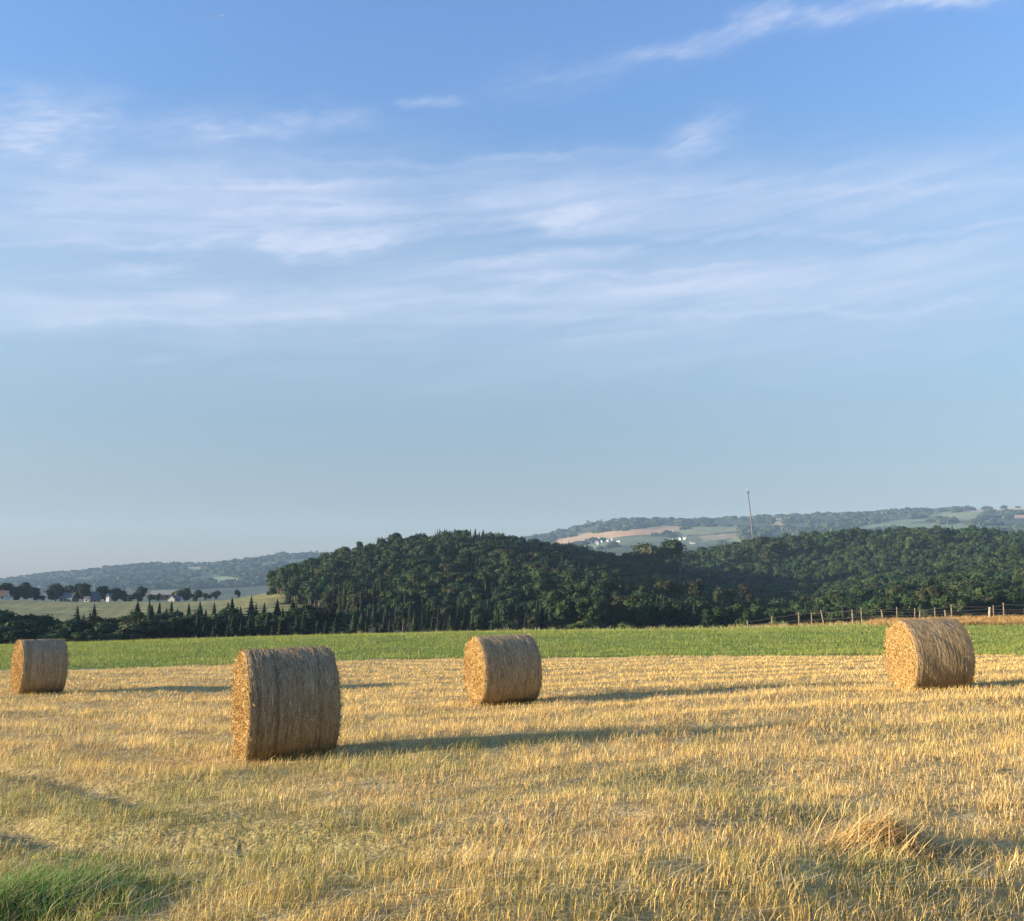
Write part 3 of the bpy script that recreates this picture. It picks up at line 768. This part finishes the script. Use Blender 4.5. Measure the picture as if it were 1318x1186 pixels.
seen = [i for i in order if vis[i] > 0 or (cand[i][1] < 420)]
by = sorted([i for i in seen if cand[i][2] == 'broad' and vis[i] > 0], key=lambda i: -vis[i])[:300]
sp = sorted([i for i in seen if cand[i][2] == 'spruce' and vis[i] > 0], key=lambda i: -vis[i])[:280]
dd_ = [i for i in seen if cand[i][2] == 'dead' and vis[i] > 0]
indiv = set(by) | set(sp) | set(dd_)
def zone(px, Y):
    if Y < 340: return ('just behind the meadow at the foot of the wooded hill', 'foot')
    if px < 700 + (Y - 400) * .3: return ('in the wood on the rounded hill left of the mast', 'left hill')
    if px < 980 and Y < 700: return ('in the dark hollow between the two wooded hills', 'hollow')
    return ('in the wood on the hill behind the wire fence', 'right hill')
LB = {'broad': 'broadleaf tree ', 'spruce': 'dark pointed spruce ', 'dead': 'brownish dead spruce '}
for i in indiv:
    X, Y, kd, h, w = cand[i]; px, _ = proj(X, Y, Zs[i]); zt, zg = zone(px, Y)
    tree(kd, X, Y, h, w, LB[kd] + zt, {'broad': 'broadleaf trees, ', 'spruce': 'spruces, ', 'dead': 'dead spruces, '}[kd] + zg, None, float(Zs[i]))
# the rest of the wood is one mass
Va, Qa, Ca, Ma, off = [], [], [], [], 0
bs = {'broad': 10, 'spruce': 14, 'dead': 12}
lite_arr = {k: [(t.arrays(), c.arrays()) for t, c in v] for k, v in lite.items()}
for i in seen:
    if i in indiv: continue
    X, Y, kd, h, w = cand[i]
    ta, ca = random.choice(lite_arr[kd]); s = h / bs[kd]; a = random.uniform(0, 6.28); cr, sr = math.cos(a), math.sin(a)
    tint = np.array([1, 1, 1]) * random.uniform(.72, 1.3) * np.array([random.uniform(.9, 1.12), 1, random.uniform(.85, 1.1)])
    for k, arr in ((1, ta), (0, ca)):
        v = arr[0] * np.array([s * w, s * w, s]); v = v @ np.array([[cr, sr, 0], [-sr, cr, 0], [0, 0, 1]]) + np.array([X, Y, Zs[i]])
        Va.append(v); Qa.append(arr[1] + off); Ca.append(arr[2] * tint if k == 0 else arr[2]); Ma.append(np.full(len(arr[1]), k)); off += len(v)
me = new_mesh('forest', np.concatenate(Va), np.concatenate(Qa), None, np.concatenate(Ca), [M_forest, M_bark], np.concatenate(Ma))
tag(link('forest', me), 'dense dark green mixed wood covering the hills', 'forest', None, 'stuff')
print('trees', len(cand), 'seen', len(seen), 'indiv', len(by), len(sp), len(dd_), 'forest quads', len(me.polygons))

# --- belt in front of the hill field on the left
belt = 'in the dark belt of trees behind the meadow'
for px, d, top in [(-22, 232, 778), (4, 236, 778), (24, 228, 783), (42, 240, 784), (62, 230, 786), (84, 242, 787), (100, 226, 787), (118, 238, 786), (140, 232, 786),
                   (150, 226, 789), (168, 240, 790), (12, 214, 800), (46, 212, 803), (82, 214, 806), (120, 214, 806), (160, 216, 804), (186, 220, 791), (206, 224, 790), (-40, 226, 788)]:
    tree_px('broad', px, d, top, random.uniform(1.35, 1.75), 'rounded bushy broadleaf tree ' + belt, 'broadleaf trees in the belt behind the meadow')
for px, d, top, lab in [(112, 252, 779, 'left one of the two spruces rising alone above the bushy tree belt'), (133, 250, 776, 'right one of the two spruces rising alone above the bushy tree belt'),
                        (185, 262, 773, 'leftmost of the four tall dark spruces close together against the hill field'), (200, 260, 772, 'second from the left of the four tall dark spruces against the hill field'),
                        (213, 262, 773, 'third from the left of the four tall dark spruces against the hill field'), (228, 258, 772, 'rightmost of the four tall dark spruces close together against the hill field'),
                        (252, 266, 775, 'thin spruce just right of the four tall spruces'), (266, 264, 773, 'second thin spruce right of the four tall spruces'), (283, 262, 774, 'pointed spruce between the four tall spruces and the bushy pair'),
                        (305, 262, 768, 'broad spruce with a high tip where the hill field narrows'), (330, 266, 766, 'tallest broad spruce standing left of the wood edge'),
                        (345, 264, 775, 'shorter spruce beside the tallest broad spruce'), (364, 268, 770, 'spruce in front of the lower end of the wood edge'), (382, 270, 768, 'last spruce of the row where the wood begins')]:
    tree_px('spruce', px + random.choice((-6, 6)), d - 6, top + random.uniform(5, 12), random.uniform(1.2, 1.9), 'shorter spruce in the thick lower part of the row behind the meadow', 'short spruces in the row behind the meadow')
    tree_px('spruce', px, d, top, random.uniform(1.2, 2.0), lab, 'spruces standing in the row behind the meadow')
for k, px in enumerate(list(range(172, 400, 8))):
    if k % 2: tree_px('broad', px, 246 + random.uniform(-12, 8), 782 + random.uniform(-4, 9), random.uniform(1.4, 2.2), 'low broadleaf tree filling the gaps between the row of spruces', 'low trees between the spruces')
    else: tree_px('spruce', px, 238 + random.uniform(-14, 8), 789 + random.uniform(-12, 10), random.uniform(1.0, 2.0), 'shorter spruce in the thick lower part of the row behind the meadow', 'short spruces in the row behind the meadow')
for px in list(range(240, 690, 10)):
    tree_px('spruce', px + random.uniform(-5, 5), 222 + random.uniform(-10, 16), 795 + random.uniform(-10, 10), random.uniform(1.3, 1.9), 'small young spruce at the back edge of the meadow', 'young spruces along the back of the meadow')
for px in [700, 722, 741, 765, 786, 806, 830, 852, 871, 893, 915, 938, 962, 988, 1012, 1036, 1058, 1080, 1102]:
    tree_px('bush', px + random.uniform(-6, 6), 205 + random.uniform(-12, 12), 803 + random.uniform(-6, 4), random.uniform(1, 1.5), 'low bush in the dip behind the meadow and fence', 'bushes in the dip behind the meadow')
for px in range(384, 480, 8):
    tree_px(random.choice(['spruce', 'broad', 'spruce']), px + random.uniform(-3, 3), 276 + random.uniform(-14, 10), 777 + random.uniform(-10, 10), random.uniform(1.4, 1.9), 'tree in the thick growth where the hill field runs into the wood', 'trees where the hill field meets the wood')
for px in range(350, 432, 5):
    tree_px('bush', px + random.uniform(-2, 2), 494 + random.uniform(-8, 8), 756 + random.uniform(-5, 5), random.uniform(1.0, 1.5), 'bush under the trees at the edge of the wood above the hill field', 'bushes at the upper wood edge')
# pines with bare trunks in the hollow
for px, d, top in [(786, 352, 752), (808, 356, 744), (823, 350, 742), (846, 350, 742), (858, 354, 741), (872, 352, 738), (891, 350, 744), (897, 356, 741), (914, 350, 748), (918, 344, 750), (934, 356, 745), (948, 352, 748), (960, 350, 752)]:
    tree_px('pine', px, d, top, random.uniform(.7, 1.0), 'tall thin pine with a bare pale trunk in the hollow between the hills', 'bare trunked pines in the hollow')
for px, d, top, w, lab in [(818, 610, 698, 1.1, 'leftmost of the loose see-through trees on the saddle below the village'), (838, 615, 690, 1.25, 'tallest loose tree on the saddle between the wooded hills'),
                        (853, 612, 692, 1.2, 'dark loose tree just right of the tallest one on the saddle'), (871, 616, 694, .7, 'thin scraggly tree at the right end of the group on the saddle')]:
    tree_px('airy' if px > 865 else 'broad', px, d, top, w * (1.15 if px < 865 else 1.3), lab, 'loose trees on the saddle between the hills')
tree_px('broad', 984, 760, 684, 1.35, 'dark bushy tree standing above the wood just right of the mast')
tree_px('broad', 996, 762, 688, 1.2, 'lower dark tree leaning out beside the bushy tree at the mast')
# --- hamlet trees on the hill field
hg = 'trees around the hamlet on the hill field'
for px, d, top, w, lab in [(10, 548, 752, 1.0, 'pale green tree behind the white house with the brown roof'), (22, 552, 749, 1.1, 'tall tree just right of the white house with the brown roof'), (34, 556, 751, 1.0, 'dark rounded tree in the middle of the left hamlet group'),
        (44, 560, 750, 1.1, 'highest dark tree of the left hamlet group'), (56, 552, 755, .95, 'round tree at the right end of the left hamlet group'), (65, 556, 765, 1.0, 'tiny dark tree in the gap between the two hamlet groups'),
        (82, 556, 750, 1.1, 'large tree left of the grey roofed house'), (96, 572, 752, 1.0, 'tree behind the grey roofed house'), (108, 574, 752, .95, 'second tree behind the grey roofed house'), (118, 552, 749, .95, 'tall dark tree right of the grey roofed house'),
        (136, 560, 752, .8, 'slim tree behind the small cream shed'), (145, 556, 755, .8, 'tree left of the tall narrow white gable'), (158, 556, 756, 1.0, 'tree just right of the tall narrow white gable'), (168, 560, 758, 1.0, 'low dark tree before the tall poplar like one'),
        (188, 552, 752, .75, 'tall upright tree in the centre of the hamlet'), (202, 548, 763, .9, 'small tree in front of the pale barn roof at its left end'), (212, 546, 764, .8, 'small tree in front of the middle of the pale barn roof'),
        (236, 560, 756, .9, 'tree right behind the small house with the white gable edge'), (246, 558, 756, .9, 'tree two along from the small house with the white gable edge'), (260, 556, 757, .95, 'broad tree near the right end of the hamlet'), (272, 552, 762, .9, 'low tree near the right end of the hamlet'),
        (284, 552, 758, .8, 'last rounded tree at the right end of the hamlet'), (177, 548, 765, 1.1, 'bush at the foot of the tall upright tree'), (-8, 552, 752, 1.1, 'tree at the outer left edge of the hamlet'), (312, 560, 757, .7, 'solitary tree between the hamlet and the wood edge')]:
    tree_px('hamlet', px, d, top, w * 1.25, lab, hg)
# --- far ridge woods: low canopy mass on the distant hills
Va, Qa, Ca, off = [], [], [], 0
V0, Q0 = cubesphere(2)
m = 5200; px = rng.uniform(-60, 1400, m); d = rng.uniform(2300, 3700, m); X = x_of(px, d); Z = ground(X, d)
rx, ry = proj(X, d, Z); okm = np.ones(m, bool)
for poly, _ in POLY: okm &= ~inpoly(rx, ry - 2, poly)
okm &= (fbm(X / 160, d / 250, 3, 301) > -.1) | (d > 3450)
okm &= ~((d > 3300) & (px > 1195) & (rng.random(m) < .6))
for i in np.nonzero(okm)[0]:
    r = rng.uniform(7, 13); v = V0 * np.array([r * 1.3, r, r * .8]) * (1 + .2 * rng.normal(0, 1, (len(V0), 1))) + np.array([X[i], d[i], Z[i] + r * .35])
    Va.append(v); Qa.append(Q0 + off); off += len(v); Ca.append(np.broadcast_to(np.array([.040, .054, .028]) * rng.uniform(.7, 1.35), v.shape))
for a, b, pz, n_ in [(1208, 1250, 651, 130), (1120, 1190, 656, 60)]:      # clumps that stand on the skyline
    for _ in range(n_):
        p = rng.uniform(a, b); dd0 = rng.uniform(3540, 3640); x0 = float(x_of(p, dd0)); z0 = g1(x0, dd0); r = rng.uniform(9, 14)
        hh = max(0, math.sin(math.pi * (p - a) / (b - a))) * 8
        v = V0 * np.array([r, r, r]) * (1 + .15 * rng.normal(0, 1, (len(V0), 1))) + np.array([x0, dd0, z0 + hh * .6])
        Va.append(v); Qa.append(Q0 + off); off += len(v); Ca.append(np.broadcast_to(np.array([.040, .054, .028]), v.shape))
me = new_mesh('distant_woods', np.concatenate(Va), np.concatenate(Qa), None, np.concatenate(Ca), [M_forest])
tag(link('distant_woods', me), 'far off blue grey woods along the distant hills', 'woods', None, 'stuff')
for px, d, top, lab in [(756, 3590, 668, 'single tree on the far skyline left of its companion'), (773, 3590, 667.5, 'single tree on the far skyline next to the long ridge wood'), (404, 3560, 708, 'thin tree on the left far ridge beside the wood edge'), (411, 3560, 707, 'second thin tree on the left far ridge beside the wood edge')]:
    tree_px('airy', px, d, top, 1.2, lab, 'lone trees on the far skyline')

# ------------------------------------------------------------------ houses
def house(px, d, w, l, h, rh, rot, wallm, roofm, label, group='houses of the hamlet on the hill field', name='house', chim=True, wins=3, zoff=0.0):
    X = float(x_of(px, d)); z = g1(X, d) - .15 + zoff
    r = empty(name, (X, d, z), (0, 0, math.radians(rot)))
    q = QB()                                         # ridge along x
    a, b = l / 2, w / 2
    q.add([[-a, -b, 0], [a, -b, 0], [a, b, 0], [-a, b, 0], [-a, -b, h], [a, -b, h], [a, b, h], [-a, b, h]], [[0, 1, 5, 4], [1, 2, 6, 5], [2, 3, 7, 6], [3, 0, 4, 7]])
    q.add([[-a, -b, h], [-a, b, h], [-a, .02, h + rh], [-a, -.02, h + rh]], [[0, 3, 2, 1]]); q.add([[a, -b, h], [a, b, h], [a, .02, h + rh], [a, -.02, h + rh]], [[0, 1, 2, 3]])
    link('wall', q.mesh('wall', [wallm]), r)
    q = QB(); e, th = .4, .22
    sl = rh / b
    for s in (-1, 1):
        y0, z0 = s * (b + e), h - e * sl
        v = [[-a - e, y0, z0 + .03], [a + e, y0, z0 + .03], [a + e, 0, h + rh + .03], [-a - e, 0, h + rh + .03], [-a - e, y0, z0 + .03 + th], [a + e, y0, z0 + .03 + th], [a + e, 0, h + rh + .03 + th], [-a - e, 0, h + rh + .03 + th]]
        q.add(v, [[0, 1, 2, 3], [4, 7, 6, 5], [0, 4, 5, 1], [1, 5, 6, 2], [0, 3, 7, 4]])
    ro = link('roof', q.mesh('roof', [roofm]), r)
    if chim:
        q = QB(); q.box((a * .45, .2, h + rh + .3), (.7, .7, 1.5)); link('chimney', q.mesh('chimney', [M_tile]), ro)
    for k in range(wins):
        q = QB(); q.box((-a + l * (k + .5) / wins, -b - .01, h * .55), (min(1.1, l / wins * .4), .08, h * .38)); link('window', q.mesh('window', [M_glass]), r)
    return tag(r, label, 'house', group)
house(7, 538, 6, 12, 2.3, 2.8, 8, M_white, M_tile, 'low white house with a brown roof at the outer end of the hamlet')
house(99, 554, 6, 8, 2.2, 3.0, -14, M_grey, M_slate, 'grey roofed house half hidden between the tall hamlet trees')
house(122, 540, 2.6, 2.6, 2.2, .9, 0, M_cream, M_slate, 'tiny cream shed in front of the hamlet trees', 'houses of the hamlet on the hill field', 'shed', False, 1)
house(132, 556, 5, 5.5, 2.2, 3.8, 20, M_grey, M_slate, 'steep grey roofed house beside the tiny cream shed')
house(149, 540, 1.8, 2.4, 3.2, 1.4, 82, M_white, M_slate, 'tall narrow white gabled house among the hamlet trees', wins=0, chim=False)
house(218, 572, 9, 13, 3.0, 2.2, 4, M_tile, M_sheet, 'long barn with a pale flat looking roof behind the hamlet trees', 'houses of the hamlet on the hill field', 'barn', False, 2, 2.0)
house(232, 545, 4.5, 5, 1.6, 1.9, 70, M_grey, M_slate, 'small dark house with a bright white gable edge right of the barn', wins=1)
VH = [(750, 698.5), (757, 699), (762, 699.5), (767, 700), (774, 699), (781, 698), (786, 697.5), (787, 700), (795, 698.5), (770, 701.5), (865, 697.5), (874, 695.5), (879, 695), (864, 700), (889, 700.5), (744, 701)]
vq = QB()
for k, (px, py) in enumerate(VH):
    best = None
    for d in np.linspace(1700, 3300, 260):                # where the sight line meets the hillside
        p = at(px, py, d)
        if p[2] <= g1(p[0], d): best = d; break
    if best is None: best = 2400
    w = random.uniform(5.5, 7.5)
    hs = house(px, best, w, w * random.uniform(1.1, 1.7), random.uniform(3.6, 5), 3.4, random.uniform(-50, 50), M_vill, M_slate if k % 3 else M_sheet,
          'tiny white house of the far village ' + ('below the tan fields' if px < 800 else 'beyond the loose trees on the saddle'), 'white houses of the far village', 'house', False, 0)

# ------------------------------------------------------------------ mast
d = 885.0; X = float(x_of(967.5, d)); z = g1(X, d); top = at(962.5, 630, d)
r = empty('radio_mast', (X, d, z))
hgt = top[2] - z
q = QB(); q.tube([[0, 0, -1], [-(X - top[0]) * .45, 0, hgt * .5], [top[0] - X, 0, hgt * .96]], [.80, .56, .38], 10); link('mast_tube', q.mesh('mast_tube', [M_mast], True), r)
q = QB()
for a in (0, 2.1, 4.2): q.box((top[0] - X + .9 * math.cos(a), .9 * math.sin(a), hgt * .955), (.5, .35, 2.6), a)
link('antenna_panel', q.mesh('antenna_panel', [M_mast]), r)
q = QB(); q.tube([[top[0] - X, 0, hgt * .95], [top[0] - X - .3, 0, hgt + 1.0]], [.45, .25], 8); link('antenna_tip', q.mesh('antenna_tip', [M_pale], True), r)
tag(r, 'tall thin dark mast rising out of the wooded hill above the skyline', 'mast')

# ------------------------------------------------------------------ fences on the bank
def fence(posts, label, depth, rad):
    X0 = float(x_of(posts[0][0], depth)); r = empty('wire_fence', (X0, depth, g1(X0, depth)))
    tops = []
    for px, tp, bt, lean, thick in posts:
        X = float(x_of(px, depth)); Y = depth; z = g1(X, Y); h = (bt - tp) / F * Y * 1.04
        q = QB(); rd = rad * thick
        b = np.array([X - X0, 0, z - g1(X0, depth)]); t = b + [lean * h, 0, h]
        q.tube([b - [0, 0, .35], b + (t - b) * .5, t - (t - b) * .02, t], [rd, rd * .97, rd * .93, rd * .7], 9, (.36, .29, .20) if thick > 1.2 else (.22, .175, .125))
        link('post', q.mesh('post', [M_wood]), r); tops.append((b, t))
    for fr in (.88, .45):
        q = QB()
        for (b0, t0), (b1, t1) in zip(tops[:-1], tops[1:]):
            p0, p1 = b0 + (t0 - b0) * fr + [0, -rad, 0], b1 + (t1 - b1) * fr + [0, -rad, 0]
            mid = (p0 + p1) / 2 - [0, 0, .03]
            q.tube([p0, mid, p1], .013, 5)
        link('wire', q.mesh('wire', [M_wire]), r)
    return tag(r, label, 'fence', 'wire fences on the bank behind the meadow')
fence([(956, 801, 810, 0, 1), (987, 795, 809, 0, 1), (1021, 791, 808.5, 0, 1), (1053, 788, 807, -.2, 1.1), (1089, 787, 805, -.03, 1.1), (1128, 785, 801, -.16, 1.2), (1173, 785, 799, .1, 1.1), (1207, 785, 799, -.1, 1.2),
       (1261, 782, 798.5, .1, 1.7), (1307, 783, 797.5, .02, 1.5), (1352, 782, 797, 0, 1.2), (1400, 782, 796, 0, 1.2)], 'nearer row of thick leaning wooden posts and wire on the dry bank', 80.0, .065)
fence([(1037, 790, 808, 0, 1), (1100, 785, 805, 0, 1), (1145, 785, 803, 0, 1), (1167, 786, 802, .05, 1), (1193, 786, 802, 0, 1), (1214, 782, 801, 0, 1.2), (1267, 784, 801, 0, 1), (1280, 780, 800, 0, 1.1), (1335, 781, 800, 0, 1), (1390, 780, 800, 0, 1)],
      'farther row of slim upright wooden posts and wire behind the dry bank', 85.0, .055)

# ------------------------------------------------------------------ short contrail high in the sky
p0, p1 = at(259, 23.5, 12000), at(288, 20.2, 12000)
q = QB(); k = np.linspace(0, 1, 9)
P = [(p0 * (1 - t) + p1 * t) - p0 for t in k]
q.tube(P, [.5 + 7 * t for t in k], 8); o = link('contrail', q.mesh('contrail', [M_vapour], True), None, p0)
tag(o, 'short faint white vapour trail of an aircraft high in the blue sky', 'contrail')

# ------------------------------------------------------------------ air: haze
V = [[a, b, c] for c in (-75, 400) for b in (-900, 6700) for a in (-9500, 9500)]
me = new_mesh('haze', V, [[0, 2, 3, 1], [4, 5, 7, 6], [0, 1, 5, 4], [2, 6, 7, 3], [0, 4, 6, 2], [1, 3, 7, 5]])
m, nt, N, L = mat('haze_air'); out = node(nt, 'ShaderNodeOutputMaterial'); pv = node(nt, 'ShaderNodeVolumePrincipled')
pv.inputs['Color'].default_value = (.42, .66, 1.0, 1); pv.inputs['Density'].default_value = .95e-4; pv.inputs['Anisotropy'].default_value = 0.0
L.new(pv.outputs[0], out.inputs['Volume']); me.materials.append(m)
tag(link('haze', me), None, None, None, 'stuff')

# ------------------------------------------------------------------ sun and sky
SUN_EL, SUN_AZ = math.radians(7.9), math.radians(8.0)       # AZ: how far the sun stands behind the left-hand side
S = Vector((-math.cos(SUN_EL) * math.cos(SUN_AZ), -math.cos(SUN_EL) * math.sin(SUN_AZ), math.sin(SUN_EL)))
sl = bpy.data.lights.new('sun', 'SUN'); sl.energy = 5.0; sl.angle = math.radians(.55); sl.color = (1.0, .82, .55)
so = bpy.data.objects.new('sun', sl); COL.objects.link(so); so.rotation_euler = S.to_track_quat('Z', 'Y').to_euler()

w = bpy.data.worlds.new('World'); SC.world = w; w.use_nodes = True
nt = w.node_tree; nt.nodes.clear(); L = nt.links
sky = node(nt, 'ShaderNodeTexSky', sky_type='NISHITA', sun_disc=False, sun_elevation=SUN_EL, sun_rotation=math.atan2(S.x, S.y), altitude=300, air_density=1.15, dust_density=.35, ozone_density=3.0)
tc = node(nt, 'ShaderNodeTexCoord'); sep = node(nt, 'ShaderNodeSeparateXYZ'); L.new(tc.outputs['Generated'], sep.inputs[0])
def mth(op, a, b=None, c=None, clamp=False):
    n = nt.nodes.new('ShaderNodeMath'); n.operation = op; n.use_clamp = clamp
    for i, v in enumerate((a, b, c)):
        if v is None: continue
        if isinstance(v, (int, float)): n.inputs[i].default_value = v
        else: L.new(v, n.inputs[i])
    return n.outputs[0]
AZ = mth('ARCTAN2', sep.outputs[0], sep.outputs[1]); EL = mth('ARCSINE', sep.outputs[2])
def azel(px, py):
    p = at(px, py, 1.0) - np.array([0, 0, EYE]); p /= np.linalg.norm(p)
    return math.atan2(p[0], p[1]), math.asin(p[2])
def noise(scale_az, scale_el, detail=6., tilt=0.0, off=0.0, dist=0.0, rough=.55):
    cb = node(nt, 'ShaderNodeCombineXYZ')
    e2 = mth('SUBTRACT', EL, mth('MULTIPLY', AZ, tilt)) if tilt else EL
    L.new(mth('MULTIPLY', AZ, scale_az), cb.inputs[0]); L.new(mth('MULTIPLY', e2, scale_el), cb.inputs[1]); cb.inputs[2].default_value = off
    nz = node(nt, 'ShaderNodeTexNoise', i_Scale=1.0, i_Detail=detail, i_Roughness=rough, i_Distortion=dist); L.new(cb.outputs[0], nz.inputs['Vector'])
    return nz.outputs['Fac']
def ramp(v, a, b, lo=0., hi=1.):
    n = node(nt, 'ShaderNodeMapRange', interpolation_type='SMOOTHSTEP', i_1=a, i_2=b, i_3=lo, i_4=hi); L.new(v, n.inputs[0]); return n.outputs[0]
wz = noise(9, 22, 5., .1, 3.3); wz2 = noise(26, 60, 4., .1, 8.1)
ELw = mth('ADD', EL, mth('ADD', mth('MULTIPLY', mth('SUBTRACT', wz, .5), .040), mth('MULTIPLY', mth('SUBTRACT', wz2, .5), .018)))
AZw = mth('ADD', AZ, mth('MULTIPLY', mth('SUBTRACT', noise(14, 30, 4., 0, 5.5), .5), .10))
fib = ramp(noise(5, 60, 9., .10, 1.0, .7, .62), .36, .66); fib2 = ramp(noise(34, 150, 6., .25, 2.0, .6), .30, .74)
def wisp(x0, y0, x1, y1, wpx, strength):
    """soft streak between two photo points, half width in photo pixels"""
    (a0, e0), (a1, e1) = azel(x0, y0), azel(x1, y1)
    ca, ce = (a0 + a1) / 2, (e0 + e1) / 2; ln = math.hypot(a1 - a0, e1 - e0); th = math.atan2(e1 - e0, a1 - a0); sw = wpx / F
    da, de = mth('SUBTRACT', AZw, ca), mth('SUBTRACT', ELw, ce)
    u = mth('MULTIPLY', mth('ADD', mth('MULTIPLY', da, math.cos(th)), mth('MULTIPLY', de, math.sin(th))), 1 / (ln * .55))
    v = mth('MULTIPLY', mth('SUBTRACT', mth('MULTIPLY', de, math.cos(th)), mth('MULTIPLY', da, math.sin(th))), 1 / sw)
    q = mth('ADD', mth('POWER', mth('ABSOLUTE', u), 3.0), mth('MULTIPLY', v, v))
    return mth('MULTIPLY', mth('POWER', 2.718, mth('MULTIPLY', q, -1.0)), strength)
veil = None
for wv in [(-300, 300, 1650, 285, 100, .40), (-100, 262, 560, 258, 62, .62), (480, 250, 1400, 215, 48, .52), (-120, 395, 640, 375, 36, .60), (520, 365, 1420, 320, 52, .56), (900, 260, 1450, 300, 50, .30), (700, 360, 1400, 365, 26, .25)]:
    n_ = wisp(*wv); veil = n_ if veil is None else mth('MAXIMUM', veil, n_)
veil = mth('MULTIPLY', mth('MULTIPLY', veil, mth('ADD', mth('MULTIPLY', fib, .42), .90)), ramp(noise(5, 17, 4., .12, 7.7, .5), .30, .62, .80, 1.06))
w_ = None
for wv in [(820, 75, 950, 40, 11, .40), (945, 35, 1010, 15, 13, .62), (1010, 28, 1130, 18, 13, .50), (1120, 12, 1290, -6, 9, .75), (640, 115, 860, 70, 16, .20),
           (850, 195, 950, 158, 17, .55), (690, 290, 782, 274, 12, .55), (365, 322, 560, 292, 12, .62), (362, 318, 420, 308, 13, .35), (140, 352, 235, 338, 9, .42), (-20, 162, 130, 140, 28, .58),
           (-40, 185, 60, 170, 18, .45), (60, 212, 130, 198, 12, .35), (250, 175, 455, 152, 13, .42), (530, 128, 590, 122, 8, .40), (590, 342, 830, 322, 7, .42), (540, 300, 800, 270, 14, .15), (130, 160, 330, 150, 22, .25), (480, 385, 1000, 352, 8, .22), (-60, 318, 330, 304, 5, .28), (700, 408, 1380, 378, 6, .26), (-60, 420, 360, 404, 6, .22), (420, 206, 860, 196, 5, .22), (100, 240, 620, 222, 6, .20), (860, 300, 1380, 282, 5, .24), (150, 470, 215, 467, 4, .14), (260, 300, 380, 330, 6, .15), (950, 245, 1380, 228, 6, .2), (610, 356, 1000, 340, 4, .24), (300, 275, 700, 262, 6, .2)]:
    n_ = wisp(*wv); w_ = n_ if w_ is None else mth('ADD', w_, n_)
w_ = mth('MULTIPLY', w_, mth('ADD', mth('MULTIPLY', fib2, .55), .44))
cl = mth('ADD', veil, w_, None, True)
cl = mth('MINIMUM', cl, .9)
bg1 = node(nt, 'ShaderNodeBackground', i_Strength=.146); bg2 = node(nt, 'ShaderNodeBackground', i_Strength=1.0)
rp = node(nt, 'ShaderNodeValToRGB'); L.new(mth('MULTIPLY', EL, 1 / .6, None, True), rp.inputs[0])
cr_ = rp.color_ramp; cr_.interpolation = 'B_SPLINE'
STOPS = [(0.0, (.265, .235, .300)), (.09, (.285, .250, .310)), (.18, (.38, .305, .345)), (.33, (.545, .455, .44)), (.5, (.64, .575, .56)), (.68, (.67, .66, .715)), (.85, (.70, .70, .84))]
cr_.elements[0].position = 0; cr_.elements[1].position = STOPS[-1][0]
for p_, _ in STOPS[1:-1]: cr_.elements.new(p_)
for e_, (p_, c_) in zip(cr_.elements, STOPS): e_.color = (*c_, 1)
mm = node(nt, 'ShaderNodeMix', data_type='RGBA', blend_type='MULTIPLY', i_0=1.0)
L.new(sky.outputs[0], mm.inputs[6]); L.new(rp.outputs[0], mm.inputs[7]); L.new(mm.outputs[2], bg1.inputs['Color']); bg2.inputs['Color'].default_value = (.190, .214, .272, 1)
mx = node(nt, 'ShaderNodeMixShader'); L.new(cl, mx.inputs[0]); L.new(bg1.outputs[0], mx.inputs[1]); L.new(bg2.outputs[0], mx.inputs[2])
wo = node(nt, 'ShaderNodeOutputWorld'); L.new(mx.outputs[0], wo.inputs[0])

# ------------------------------------------------------------------ camera, render
cam = bpy.data.cameras.new('camera'); cam.sensor_width = 36; cam.lens = 36 * F / 1318; cam.clip_start = .1; cam.clip_end = 40000
co = bpy.data.objects.new('camera', cam); COL.objects.link(co); co.location = (0, 0, EYE); co.rotation_euler = (math.pi / 2 + PITCH, 0, 0)
SC.camera = co
SC.render.engine = 'CYCLES'
SC.view_settings.view_transform = 'Standard'; SC.view_settings.look = 'None'; SC.view_settings.gamma = 1; SC.view_settings.exposure = 1.80
cy = SC.cycles; cy.max_bounces = 4; cy.diffuse_bounces = 2; cy.glossy_bounces = 1; cy.transmission_bounces = 2; cy.transparent_max_bounces = 8; cy.volume_bounces = 0
cy.sample_clamp_indirect = 6.0
cy.use_denoising = True
